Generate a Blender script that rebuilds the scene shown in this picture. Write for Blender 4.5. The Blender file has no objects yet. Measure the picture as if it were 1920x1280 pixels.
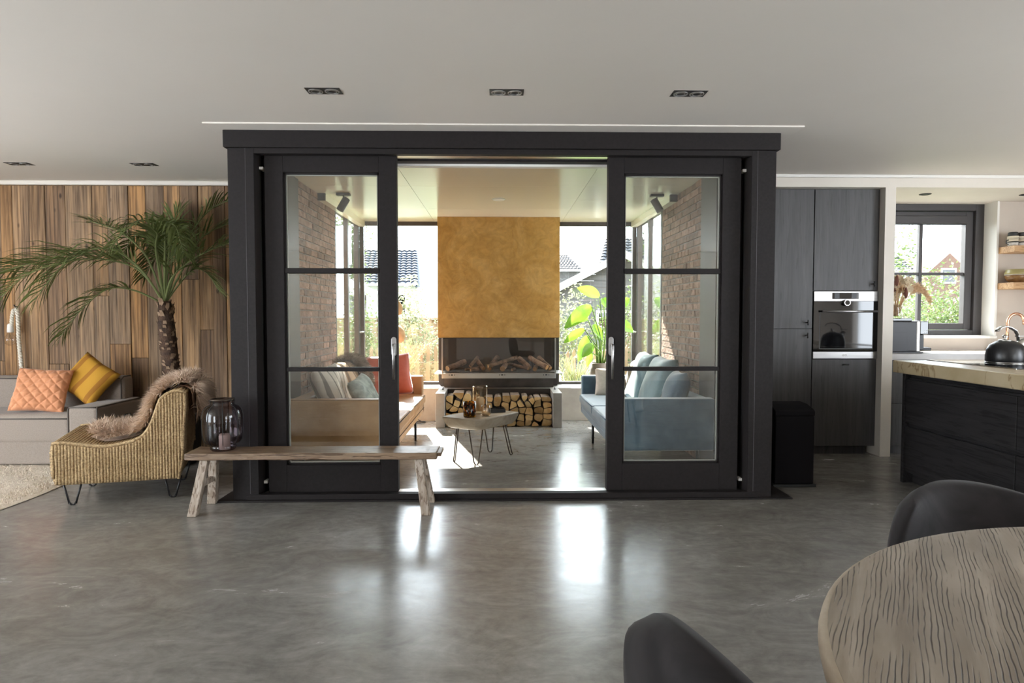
import bpy, bmesh, math, random
from mathutils import Vector, Matrix
from math import sin, cos, pi, radians, sqrt

random.seed(7)
S = bpy.context.scene
COL = S.collection

# ------------------------------------------------------------------ camera
cam_data = bpy.data.cameras.new('camera')
cam = bpy.data.objects.new('camera', cam_data)
COL.objects.link(cam)
cam_data.sensor_width = 36.0
cam_data.lens = 22.5
cam_data.clip_start = 0.05
cam_data.clip_end = 300
cam.location = (0, 0, 1.26)
cam.rotation_euler = (radians(90 - 2.2906), 0, radians(-1.1925))
S.camera = cam

# ------------------------------------------------------------------ light
world = bpy.data.worlds.new('sky')
S.world = world
world.use_nodes = True
bgn = world.node_tree.nodes['Background']
bgn.inputs['Color'].default_value = (0.82, 0.91, 1.0, 1)
bgn.inputs['Strength'].default_value = 10.0

sun_data = bpy.data.lights.new('sun', 'SUN')
sun_data.energy = 42.0
sun_data.angle = radians(0.6)
sun_data.color = (1.0, 0.95, 0.86)
sun = bpy.data.objects.new('sun_offscreen', sun_data)
COL.objects.link(sun)
sun.rotation_euler = Vector((0.25, -1.0, -0.835)).to_track_quat('-Z', 'Y').to_euler()
sun.location = (-3, 14, 12)

def area(name, loc, direction, sx, sy, power, color):
    d = bpy.data.lights.new(name, 'AREA')
    d.shape = 'RECTANGLE'; d.size = sx; d.size_y = sy; d.energy = power; d.color = color
    o = bpy.data.objects.new(name, d); COL.objects.link(o)
    o.location = loc
    o.rotation_euler = Vector(direction).to_track_quat('-Z', 'Z').to_euler()
    return o
# daylight through the room's own windows, behind and beside the photographer
area('rear_window_daylight_offscreen', (-5.15, -3.42, 1.30), (0, 1, 0), 1.6, 2.0, 31, (1.0, 0.93, 0.84))
area('rear_door_daylight_offscreen', (5.25, -3.42, 1.25), (0, 1, 0), 1.7, 2.1, 33, (1.0, 0.93, 0.84))
area('side_window_daylight_offscreen', (-6.12, 1.6, 1.30), (1, 0, 0), 3.6, 2.0, 46, (1.0, 0.94, 0.86))
area('garden_door_daylight_offscreen', (6.42, 1.2, 1.25), (-1, 0, 0), 2.6, 2.1, 42, (0.98, 0.97, 1.0))

S.view_settings.view_transform = 'Standard'
S.view_settings.look = 'None'
S.view_settings.gamma = 1.0
S.view_settings.exposure = 0.5
S.view_settings.use_curve_mapping = False
S.cycles.use_denoising = True
S.cycles.max_bounces = 10
S.cycles.diffuse_bounces = 6
S.cycles.glossy_bounces = 5
S.cycles.transmission_bounces = 6
S.cycles.transparent_max_bounces = 24
S.cycles.sample_clamp_indirect = 6.0
S.cycles.caustics_reflective = False
S.cycles.caustics_refractive = False

# ------------------------------------------------------------------ materials
MATS = {}
def rgba(c): return (c[0], c[1], c[2], 1.0)

def new_mat(name):
    m = bpy.data.materials.new(name); m.use_nodes = True
    nt = m.node_tree
    b = nt.nodes['Principled BSDF']
    MATS[name] = m
    return m, nt, b

def coords(nt, scale=(1, 1, 1), rot=(0, 0, 0), rand=False):
    tc = nt.nodes.new('ShaderNodeTexCoord')
    mp = nt.nodes.new('ShaderNodeMapping')
    mp.inputs['Scale'].default_value = scale
    mp.inputs['Rotation'].default_value = rot
    nt.links.new(tc.outputs['Object'], mp.inputs['Vector'])
    if rand:
        oi = nt.nodes.new('ShaderNodeObjectInfo')
        mu = nt.nodes.new('ShaderNodeMath'); mu.operation = 'MULTIPLY'; mu.inputs[1].default_value = 37.0
        nt.links.new(oi.outputs['Random'], mu.inputs[0])
        cb = nt.nodes.new('ShaderNodeCombineXYZ')
        for k in range(3): nt.links.new(mu.outputs[0], cb.inputs[k])
        nt.links.new(cb.outputs[0], mp.inputs['Location'])
    return mp.outputs['Vector']

def coords_dir(nt, angle, scale):
    """turn the coordinates first, then stretch them"""
    v = coords(nt, (1, 1, 1), (0, 0, angle))
    mp = nt.nodes.new('ShaderNodeMapping'); mp.inputs['Scale'].default_value = scale
    nt.links.new(v, mp.inputs['Vector'])
    return mp.outputs['Vector']

def noise(nt, vec, scale, detail=4, rough=0.55, dist=0.0):
    n = nt.nodes.new('ShaderNodeTexNoise')
    n.inputs['Scale'].default_value = scale; n.inputs['Detail'].default_value = detail
    n.inputs['Roughness'].default_value = rough; n.inputs['Distortion'].default_value = dist
    nt.links.new(vec, n.inputs['Vector'])
    return n.outputs['Fac']

def ramp(nt, fac, stops):
    r = nt.nodes.new('ShaderNodeValToRGB')
    els = r.color_ramp.elements
    while len(els) < len(stops): els.new(0.5)
    for e, (p, c) in zip(els, stops):
        e.position = p; e.color = rgba(c) if len(c) == 3 else c
    nt.links.new(fac, r.inputs['Fac'])
    return r.outputs['Color']

def mix(nt, fac, a, b, mode='MIX'):
    m = nt.nodes.new('ShaderNodeMix'); m.data_type = 'RGBA'; m.blend_type = mode
    if isinstance(fac, (int, float)): m.inputs[0].default_value = fac
    else: nt.links.new(fac, m.inputs[0])
    for sock, v in ((m.inputs[6], a), (m.inputs[7], b)):
        if isinstance(v, tuple): sock.default_value = rgba(v)
        else: nt.links.new(v, sock)
    return m.outputs[2]

def bump(nt, b, height, strength=0.3, dist=0.01):
    n = nt.nodes.new('ShaderNodeBump')
    n.inputs['Strength'].default_value = strength; n.inputs['Distance'].default_value = dist
    nt.links.new(height, n.inputs['Height'])
    nt.links.new(n.outputs['Normal'], b.inputs['Normal'])

def rand_value(nt, col, lo, hi):
    """per-object brightness variation"""
    oi = nt.nodes.new('ShaderNodeObjectInfo')
    mr = nt.nodes.new('ShaderNodeMapRange')
    mr.inputs['To Min'].default_value = lo; mr.inputs['To Max'].default_value = hi
    nt.links.new(oi.outputs['Random'], mr.inputs['Value'])
    hs = nt.nodes.new('ShaderNodeHueSaturation')
    nt.links.new(mr.outputs[0], hs.inputs['Value'])
    nt.links.new(col, hs.inputs['Color'])
    return hs.outputs['Color']

def M(name, c1, c2=None, rough=0.5, metal=0.0, scale=5.0, stretch=(1, 1, 1), detail=4, bmp=0.0, bscale=None,
      bstretch=None, rand=None, sheen=0.0, spec=0.5, lo=0.35, hi=0.65, dist=0.0, bdist=0.01, coat=0.0):
    m, nt, b = new_mat(name)
    c2 = c2 or c1
    need_rand = rand is not None
    v = coords(nt, stretch, rand=need_rand)
    f = noise(nt, v, scale, detail, dist=dist)
    col = ramp(nt, f, [(lo, c1), (hi, c2)])
    if need_rand: col = rand_value(nt, col, rand[0], rand[1])
    nt.links.new(col, b.inputs['Base Color'])
    b.inputs['Roughness'].default_value = rough; b.inputs['Metallic'].default_value = metal
    b.inputs['Specular IOR Level'].default_value = spec
    if sheen:
        b.inputs['Sheen Weight'].default_value = sheen; b.inputs['Sheen Roughness'].default_value = 0.4
    if coat: b.inputs['Coat Weight'].default_value = coat
    if bmp:
        h = noise(nt, coords(nt, bstretch or stretch), bscale or scale * 4, 3)
        bump(nt, b, h, bmp, bdist)
    return m

def glass(name, tint=(1, 1, 1), base=0.04, rough=0.0, gain=1.0):
    m = bpy.data.materials.new(name); m.use_nodes = True; MATS[name] = m
    nt = m.node_tree; nt.nodes.clear()
    out = nt.nodes.new('ShaderNodeOutputMaterial')
    tr = nt.nodes.new('ShaderNodeBsdfTransparent'); tr.inputs[0].default_value = rgba(tint)
    gl = nt.nodes.new('ShaderNodeBsdfGlossy'); gl.inputs['Roughness'].default_value = rough
    lw = nt.nodes.new('ShaderNodeLayerWeight'); lw.inputs['Blend'].default_value = 0.5
    pw = nt.nodes.new('ShaderNodeMath'); pw.operation = 'POWER'; pw.inputs[1].default_value = 5.0
    ml = nt.nodes.new('ShaderNodeMath'); ml.operation = 'MULTIPLY_ADD'
    ml.inputs[1].default_value = (1 - base) * gain; ml.inputs[2].default_value = base
    mx = nt.nodes.new('ShaderNodeMixShader')
    nt.links.new(lw.outputs['Facing'], pw.inputs[0]); nt.links.new(pw.outputs[0], ml.inputs[0])
    nt.links.new(ml.outputs[0], mx.inputs[0]); nt.links.new(tr.outputs[0], mx.inputs[1])
    nt.links.new(gl.outputs[0], mx.inputs[2]); nt.links.new(mx.outputs[0], out.inputs['Surface'])
    return m

def leafmat(name, c1, c2, trans=0.45, scale=3.0, rough=0.5):
    m = bpy.data.materials.new(name); m.use_nodes = True; MATS[name] = m
    nt = m.node_tree; nt.nodes.clear()
    out = nt.nodes.new('ShaderNodeOutputMaterial')
    v = coords(nt)
    col = ramp(nt, noise(nt, v, scale, 4), [(0.35, c1), (0.65, c2)])
    p = nt.nodes.new('ShaderNodeBsdfPrincipled'); p.inputs['Roughness'].default_value = rough
    t = nt.nodes.new('ShaderNodeBsdfTranslucent')
    nt.links.new(col, p.inputs['Base Color']); nt.links.new(col, t.inputs['Color'])
    mx = nt.nodes.new('ShaderNodeMixShader'); mx.inputs[0].default_value = trans
    nt.links.new(p.outputs[0], mx.inputs[1]); nt.links.new(t.outputs[0], mx.inputs[2])
    nt.links.new(mx.outputs[0], out.inputs['Surface'])
    return m

# --- polished concrete floor
def floor_mat():
    m, nt, b = new_mat('polished_concrete')
    v = coords(nt, (1, 1, 1))
    n1 = noise(nt, v, 0.55, 6, 0.6, 1.2)
    n2 = noise(nt, coords(nt, (1.0, 2.2, 1), (0, 0, 0.35)), 1.5, 10, 0.72, 1.6)
    n3 = noise(nt, v, 22, 5, 0.6)
    n4 = noise(nt, coords(nt, (1.0, 1.6, 1), (0, 0, -0.5)), 3.2, 8, 0.7, 3.0)
    c = ramp(nt, n1, [(0.30, (0.176, 0.164, 0.145)), (0.70, (0.243, 0.235, 0.220))])
    c = mix(nt, 0.5, c, ramp(nt, n2, [(0.34, (0.30, 0.30, 0.30)), (0.52, (0.5, 0.5, 0.5)), (0.68, (0.70, 0.705, 0.71))]), 'OVERLAY')
    c = mix(nt, 0.35, c, ramp(nt, n4, [(0.34, (0.30, 0.295, 0.29)), (0.5, (0.5, 0.5, 0.5)), (0.66, (0.70, 0.705, 0.71))]), 'OVERLAY')
    c = mix(nt, 0.2, c, ramp(nt, n3, [(0.35, (0.35, 0.35, 0.35)), (0.65, (0.65, 0.65, 0.65))]), 'OVERLAY')
    nt.links.new(c, b.inputs['Base Color'])
    r = nt.nodes.new('ShaderNodeMapRange')
    r.inputs['From Min'].default_value = 0.3; r.inputs['From Max'].default_value = 0.7
    r.inputs['To Min'].default_value = 0.16; r.inputs['To Max'].default_value = 0.29
    nt.links.new(n2, r.inputs['Value']); nt.links.new(r.outputs[0], b.inputs['Roughness'])
    b.inputs['Specular IOR Level'].default_value = 0.6
    bump(nt, b, n2, 0.06, 0.01)
    return m
floor_mat()

# --- weathered barn boards
def plank_mat():
    m, nt, b = new_mat('barn_board')
    v = coords(nt, (9, 9, 0.55), rand=True)
    vf = coords(nt, (60, 60, 1.6), rand=True)
    n1 = noise(nt, v, 1.6, 6, 0.6, 0.8)
    n2 = noise(nt, vf, 1.0, 4, 0.6)
    oi = nt.nodes.new('ShaderNodeObjectInfo')
    base = ramp(nt, oi.outputs['Random'], [(0.0, (0.150, 0.088, 0.046)), (0.2, (0.235, 0.160, 0.100)), (0.4, (0.33, 0.180, 0.072)),
                                            (0.6, (0.170, 0.105, 0.060)), (0.8, (0.29, 0.175, 0.085)), (1.0, (0.215, 0.148, 0.094))])
    c = mix(nt, 0.8, base, ramp(nt, n1, [(0.32, (0.22, 0.19, 0.17)), (0.5, (0.5, 0.5, 0.5)), (0.70, (0.78, 0.72, 0.62))]), 'OVERLAY')
    c = mix(nt, 0.9, c, ramp(nt, n2, [(0.34, (0.17, 0.15, 0.13)), (0.60, (0.64, 0.64, 0.64))]), 'OVERLAY')
    # knots and nail holes
    vo = nt.nodes.new('ShaderNodeTexVoronoi'); vo.inputs['Scale'].default_value = 1.0
    nt.links.new(coords(nt, (6.5, 6.5, 3.2), rand=True), vo.inputs['Vector'])
    kn = ramp(nt, vo.outputs['Distance'], [(0.05, (0.12, 0.09, 0.07)), (0.11, (1, 1, 1))])
    c = mix(nt, 0.85, c, kn, 'MULTIPLY')
    nt.links.new(c, b.inputs['Base Color'])
    b.inputs['Roughness'].default_value = 0.75
    bump(nt, b, n2, 0.45, 0.004)
    return m
plank_mat()

def grain_mat(name, dark, light, stretch, scale=1.0, rough=0.5, crack=None, bmp=0.3, spec=0.4, rand=False, crack_lo=0.40, crack_hi=0.47):
    m, nt, b = new_mat(name)
    v = coords(nt, stretch, rand=rand)
    n1 = noise(nt, v, scale, 7, 0.62, 1.0)
    c = ramp(nt, n1, [(0.3, dark), (0.7, light)])
    h = n1
    if crack:
        vs = tuple(s * 3.0 for s in stretch)
        n2 = noise(nt, coords(nt, vs, rand=rand), scale, 3, 0.5, 0.9)
        ck = ramp(nt, n2, [(crack_lo, crack), (crack_hi, (1, 1, 1))])
        c = mix(nt, 0.9, c, ck, 'MULTIPLY')
        h = n2
    nt.links.new(c, b.inputs['Base Color'])
    b.inputs['Roughness'].default_value = rough; b.inputs['Specular IOR Level'].default_value = spec
    bump(nt, b, h, bmp, 0.004)
    return m
grain_mat('cabinet_oak', (0.052, 0.050, 0.052), (0.088, 0.085, 0.086), (22, 22, 1.2), 1.0, 0.5, (0.6, 0.6, 0.6), 0.12, crack_lo=.30, crack_hi=.40)
grain_mat('island_oak', (0.014, 0.013, 0.014), (0.030, 0.028, 0.029), (22, 1.4, 22), 1.0, 0.45, (0.35, 0.35, 0.35), 0.5)
grain_mat('bench_wood', (0.13, 0.082, 0.050), (0.29, 0.205, 0.135), (2.2, 30, 30), 1.0, 0.42, (0.35, 0.28, 0.22), 0.5)
grain_mat('bench_leg_wood', (0.25, 0.19, 0.14), (0.44, 0.38, 0.32), (24, 24, 2.5), 1.0, 0.7, (0.4, 0.33, 0.28), 0.5, rand=True)
grain_mat('coffee_slab', (0.30, 0.235, 0.165), (0.44, 0.37, 0.28), (2.5, 14, 14), 1.0, 0.45, None, 0.1)
grain_mat('shelf_wood', (0.42, 0.24, 0.11), (0.62, 0.40, 0.22), (3, 30, 30), 1.0, 0.55, (0.6, 0.5, 0.4), 0.2)
grain_mat('fence_wood', (0.186, 0.126, 0.074), (0.245, 0.179, 0.115), (12, 12, 1.0), 1.0, 0.8, None, 0.1, rand=True)
grain_mat('siding_wood', (0.047, 0.044, 0.044), (0.079, 0.076, 0.075), (1, 1, 14), 1.0, 0.8, None, 0.1)

grain_mat('table_edge', (0.27, 0.21, 0.15), (0.40, 0.325, 0.24), (9, 3, 20), 1.0, 0.55, None, 0.15)
def table_mat():
    m, nt, b = new_mat('dining_top')
    v = coords_dir(nt, 0.571, (16, 1.6, 16))
    n0 = noise(nt, coords(nt, (1, 1, 1)), 2.5, 3)
    n1 = noise(nt, v, 1.2, 5, 0.6, 0.7)
    c = ramp(nt, n1, [(0.3, (0.215, 0.172, 0.13)), (0.7, (0.37, 0.315, 0.255))])
    w = nt.nodes.new('ShaderNodeTexWave'); w.wave_type = 'BANDS'; w.bands_direction = 'X'
    w.inputs['Scale'].default_value = 42.0; w.inputs['Distortion'].default_value = 11.0
    w.inputs['Detail'].default_value = 3.0; w.inputs['Detail Scale'].default_value = 0.35; w.inputs['Detail Roughness'].default_value = 0.6
    nt.links.new(coords_dir(nt, 0.571, (1.0, 0.22, 1.0)), w.inputs['Vector'])
    brk = noise(nt, coords_dir(nt, 0.571, (34, 5, 34)), 1.0, 3)
    wr = ramp(nt, w.outputs['Fac'], [(0.02, (0.16, 0.125, 0.095)), (0.20, (1, 1, 1))])
    wr = mix(nt, ramp(nt, brk, [(0.42, (0, 0, 0)), (0.54, (1, 1, 1))]), (1, 1, 1), wr)
    c = mix(nt, 0.95, c, wr, 'MULTIPLY')
    c = mix(nt, 0.35, c, ramp(nt, n0, [(0.3, (0.3, 0.3, 0.3)), (0.7, (0.7, 0.7, 0.7))]), 'OVERLAY')
    nt.links.new(c, b.inputs['Base Color'])
    b.inputs['Roughness'].default_value = 0.6; b.inputs['Specular IOR Level'].default_value = 0.35
    bump(nt, b, wr, 0.8, 0.004)
table_mat()

def weave_mat():
    m, nt, b = new_mat('seagrass_weave')
    v = coords(nt)
    n1 = noise(nt, coords(nt, (1, 1, 1)), 90, 3)
    n2 = noise(nt, v, 6, 3)
    c = ramp(nt, n2, [(0.3, (0.33, 0.225, 0.115)), (0.7, (0.46, 0.335, 0.19))])
    c = mix(nt, 0.75, c, ramp(nt, n1, [(0.38, (0.25, 0.22, 0.18)), (0.6, (0.68, 0.68, 0.66))]), 'OVERLAY')
    nt.links.new(c, b.inputs['Base Color']); b.inputs['Roughness'].default_value = 0.8
    bump(nt, b, n1, 0.7, 0.006)
weave_mat()

def ochre_mat():
    m, nt, b = new_mat('ochre_stucco')
    v = coords(nt)
    n1 = noise(nt, v, 2.2, 8, 0.62, 1.4)
    n2 = noise(nt, coords(nt, (1, 1, 1), (0.3, 0.4, 0.2)), 6.5, 6, 0.65, 2.5)
    c = ramp(nt, n1, [(0.28, (0.31, 0.172, 0.042)), (0.5, (0.39, 0.235, 0.070)), (0.72, (0.50, 0.33, 0.13))])
    c = mix(nt, 0.45, c, ramp(nt, n2, [(0.35, (0.34, 0.34, 0.34)), (0.68, (0.68, 0.68, 0.66))]), 'OVERLAY')
    nt.links.new(c, b.inputs['Base Color'])
    b.inputs['Roughness'].default_value = 0.42; b.inputs['Specular IOR Level'].default_value = 0.4
    bump(nt, b, n2, 0.08, 0.01)
ochre_mat()

M('coral_quilt', (0.57, 0.245, 0.12), (0.63, 0.28, 0.14), 0.8, scale=40, sheen=0.3)

def stripe_mat(name, col, dark, scale, width, axis='X'):
    m, nt, b = new_mat(name)
    w = nt.nodes.new('ShaderNodeTexWave'); w.wave_type = 'BANDS'; w.bands_direction = axis
    w.inputs['Scale'].default_value = scale; w.inputs['Distortion'].default_value = 0.8
    nt.links.new(coords(nt), w.inputs['Vector'])
    c = ramp(nt, w.outputs['Fac'], [(width, dark), (width + 0.05, col)])
    nt.links.new(c, b.inputs['Base Color']); b.inputs['Roughness'].default_value = 0.85
    bump(nt, b, w.outputs['Fac'], 0.15, 0.01)
stripe_mat('striped_linen', (0.62, 0.54, 0.46), (0.20, 0.17, 0.15), 3.2, 0.06)
stripe_mat('striped_sand', (0.56, 0.40, 0.27), (0.22, 0.15, 0.10), 2.2, 0.07)
stripe_mat('yellow_fringe', (0.50, 0.255, 0.022), (0.34, 0.14, 0.012), 2.4, 0.16)

def tortoise_mat():
    m = glass('tortoise_glass', (1, 1, 1), 0.06)
    nt = m.node_tree
    tr = [n for n in nt.nodes if n.type == 'BSDF_TRANSPARENT'][0]
    c = ramp(nt, noise(nt, coords(nt), 55, 2), [(0.47, (0.14, 0.07, 0.02)), (0.54, (0.95, 0.66, 0.12))])
    nt.links.new(c, tr.inputs[0])
tortoise_mat()

M('ceiling_white', (0.70, 0.65, 0.59), (0.725, 0.675, 0.615), 0.75, scale=0.8)
M('trim_white', (0.78, 0.76, 0.72), rough=0.5)
M('kitchen_plaster', (0.68, 0.63, 0.56), (0.72, 0.67, 0.60), 0.8, scale=2)
M('warm_plaster', (0.56, 0.49, 0.425), (0.60, 0.53, 0.46), 0.85, scale=3)
M('sunroom_ceiling', (0.80, 0.77, 0.68), rough=0.18, spec=0.45)
M('frame_black', (0.0150, 0.0125, 0.0125), (0.0190, 0.0160, 0.0160), 0.6, spec=0.16, scale=60, bmp=0.05, bscale=300)
M('window_dark', (0.040, 0.036, 0.038), rough=0.45)
M('deep_black', (0.004, 0.004, 0.004), rough=0.6)
M('panel_grey', (0.050, 0.045, 0.042), (0.064, 0.058, 0.053), 0.6, scale=2)
M('concrete_grey', (0.30, 0.275, 0.245), (0.40, 0.375, 0.34), 0.5, scale=4, detail=7, bmp=0.05, bscale=12)
M('worktop_grey', (0.42, 0.40, 0.385), (0.48, 0.465, 0.45), 0.3, scale=6)
M('brick', (0.165, 0.092, 0.066), (0.34, 0.215, 0.160), 0.85, scale=14, detail=6, bmp=0.6, bscale=40, rand=(0.62, 1.30), bdist=0.02)
M('mortar', (0.20, 0.185, 0.165), (0.27, 0.255, 0.23), 0.95, scale=30, bmp=0.5, bscale=80)
M('spacer_grey', (0.30, 0.30, 0.27), rough=0.5)
M('steel', (0.62, 0.60, 0.57), rough=0.28, metal=1.0)
M('brushed_steel', (0.36, 0.355, 0.35), (0.43, 0.42, 0.415), 0.36, metal=1.0, scale=3, stretch=(1, 30, 30))
M('black_metal', (0.012, 0.012, 0.013), rough=0.38, metal=0.3)
M('bronze_metal', (0.07, 0.055, 0.042), rough=0.35, metal=0.8)
M('copper', (0.86, 0.46, 0.30), rough=0.22, metal=1.0)
M('black_glass', (0.006, 0.006, 0.007), rough=0.04, spec=0.6)
M('sofa_grey', (0.255, 0.212, 0.180), (0.305, 0.258, 0.222), 0.9, scale=160, detail=2, bmp=0.2, bscale=400, sheen=0.2)
M('sofa_piping', (0.12, 0.105, 0.095), rough=0.9)
M('tan_leather', (0.40, 0.205, 0.085), (0.52, 0.30, 0.145), 0.5, scale=5, detail=6, bmp=0.1, bscale=60)
M('blue_velvet', (0.045, 0.085, 0.125), (0.085, 0.145, 0.195), 0.55, scale=5, detail=4, sheen=0.9)
M('teal_velvet', (0.060, 0.135, 0.165), (0.13, 0.235, 0.27), 0.5, scale=5, sheen=0.9)
M('seam_dark', (0.03, 0.022, 0.018), rough=0.8)
M('red_velvet', (0.40, 0.070, 0.035), (0.50, 0.11, 0.06), 0.6, scale=8, sheen=0.5)
M('beige_fabric', (0.55, 0.46, 0.38), (0.62, 0.53, 0.45), 0.85, scale=30)
M('brown_fabric', (0.18, 0.12, 0.075), (0.26, 0.18, 0.12), 0.8, scale=20, sheen=0.4)
M('pale_green_fabric', (0.26, 0.30, 0.275), (0.52, 0.55, 0.50), 0.85, scale=16, detail=6)
M('chair_velvet', (0.010, 0.0085, 0.009), (0.026, 0.023, 0.024), 0.75, scale=7, detail=6, sheen=0.10, spec=0.15, dist=0.6)
M('fur_tan', (0.52, 0.37, 0.27), (0.74, 0.59, 0.46), 0.85, scale=9, detail=4)
M('fur_brown', (0.11, 0.085, 0.065), (0.32, 0.26, 0.21), 0.9, scale=14, detail=4)
M('rug_cream', (0.60, 0.52, 0.42), (0.72, 0.64, 0.54), 0.95, scale=25, detail=5, bmp=0.8, bscale=70)
M('log_end', (0.62, 0.36, 0.13), (0.84, 0.60, 0.30), 0.8, scale=10, detail=5, rand=(0.55, 1.12))
M('log_bark', (0.10, 0.065, 0.042), (0.28, 0.20, 0.14), 0.95, scale=12, detail=5, bmp=0.5, rand=(0.8, 1.2))
M('ember_log', (0.07, 0.042, 0.028), (0.24, 0.145, 0.095), 0.9, scale=16, detail=5, bmp=0.6, rand=(0.7, 1.4))
M('ember_log_end', (0.34, 0.19, 0.09), (0.45, 0.27, 0.14), 0.9, scale=16)
M('firebox_metal', (0.06, 0.055, 0.052), (0.10, 0.09, 0.085), 0.3, metal=0.6, scale=6)
M('firebox_dark', (0.025, 0.020, 0.018), rough=0.5)
M('gravel_dark', (0.02, 0.02, 0.02), (0.12, 0.11, 0.10), 0.9, scale=80)
M('candle_wax', (0.80, 0.72, 0.60), rough=0.5)
M('rope_white', (0.66, 0.62, 0.53), (0.74, 0.70, 0.62), 0.9, scale=60, bmp=0.3)
M('palm_bark', (0.030, 0.016, 0.010), (0.085, 0.046, 0.027), 0.9, scale=20, bmp=0.6)
M('palm_scar', (0.20, 0.125, 0.075), (0.34, 0.235, 0.155), 0.9, scale=20)
M('pot_dark', (0.018, 0.014, 0.012), (0.035, 0.028, 0.024), 0.7, scale=10)
M('pot_grey', (0.13, 0.105, 0.085), (0.19, 0.16, 0.13), 0.7, scale=4, stretch=(1, 1, 8))
M('soil', (0.03, 0.02, 0.014), rough=1.0)
M('spot_dark', (0.006, 0.005, 0.005), rough=0.5)
M('spot_ring', (0.30, 0.29, 0.28), rough=0.35, metal=0.8)
M('kettle_black', (0.010, 0.010, 0.011), rough=0.35)
def veined_mat():
    m, nt, b = new_mat('marble_wood')
    v = coords(nt)
    c = ramp(nt, noise(nt, v, 3, 7), [(0.35, (0.42, 0.33, 0.195)), (0.65, (0.54, 0.445, 0.295))])
    n = noise(nt, v, 1.9, 5, 0.6, 1.5)
    vein = ramp(nt, n, [(0.485, (1, 1, 1)), (0.50, (0.45, 0.32, 0.20)), (0.515, (1, 1, 1))])
    c = mix(nt, 0.8, c, vein, 'MULTIPLY')
    nt.links.new(c, b.inputs['Base Color']); b.inputs['Roughness'].default_value = 0.35
veined_mat()
M('machine_grey', (0.040, 0.040, 0.045), rough=0.4, spec=0.3)
M('matte_black', (0.006, 0.005, 0.006), rough=0.8, spec=0.12)
M('lettering_white', (0.85, 0.85, 0.85), rough=0.5)
M('dried_flower', (0.42, 0.25, 0.13), (0.68, 0.48, 0.30), 0.9, scale=40)
M('dried_cream', (0.52, 0.42, 0.29), rough=0.9)
M('dried_dark', (0.13, 0.05, 0.035), rough=0.9)
M('mug_black', (0.02, 0.018, 0.018), rough=0.5)
M('mug_cream', (0.62, 0.54, 0.42), rough=0.5)
M('mug_speckle', (0.50, 0.46, 0.42), (0.66, 0.63, 0.60), 0.5, scale=60)
M('bowl_olive', (0.30, 0.25, 0.10), rough=0.3)
M('bowl_brown', (0.16, 0.075, 0.028), (0.26, 0.14, 0.055), 0.2, scale=14)
M('grass', (0.035, 0.058, 0.013), (0.064, 0.094, 0.027), 0.9, scale=9, detail=6)
M('roof_tile', (0.027, 0.033, 0.047), (0.038, 0.046, 0.063), 0.5, scale=8)
M('roof_tile_dark', (0.019, 0.021, 0.026), (0.034, 0.036, 0.041), 0.6, scale=8)
M('board_white', (0.72, 0.72, 0.71), rough=0.6)
M('house_brick', (0.076, 0.038, 0.029), (0.099, 0.058, 0.044), 0.9, scale=12)
M('render_pale', (0.40, 0.39, 0.36), rough=0.9)
M('ornament_tan', (0.50, 0.33, 0.16), (0.62, 0.44, 0.24), 0.6, scale=12)
glass('pane_glass', (0.98, 0.988, 0.98), 0.045)
glass('clear_glass', (0.93, 0.92, 0.90), 0.06)
glass('amber_glass', (0.97, 0.90, 0.80), 0.07)
glass('smoked_glass', (0.52, 0.46, 0.49), 0.05)
leafmat('palm_leaf', (0.075, 0.105, 0.026), (0.16, 0.195, 0.060), 0.3, 4)
leafmat('palm_stem', (0.14, 0.18, 0.06), (0.20, 0.23, 0.09), 0.1, 4)
leafmat('strelitzia_leaf', (0.06, 0.16, 0.02), (0.16, 0.29, 0.03), 0.5, 5, 0.35)
leafmat('strelitzia_stem', (0.10, 0.19, 0.03), (0.16, 0.26, 0.05), 0.2, 5)
leafmat('shrub_leaf', (0.049, 0.082, 0.018), (0.123, 0.156, 0.059), 0.4, 2.5)
leafmat('pale_leaf', (0.112, 0.133, 0.063), (0.207, 0.216, 0.133), 0.4, 2.5)
leafmat('hedge_leaf', (0.037, 0.071, 0.015), (0.112, 0.141, 0.049), 0.4, 2.5)
leafmat('grass_blade', (0.127, 0.143, 0.048), (0.207, 0.199, 0.088), 0.4, 3)
M('bark', (0.14, 0.10, 0.07), (0.22, 0.17, 0.12), 0.9, scale=10)

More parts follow.
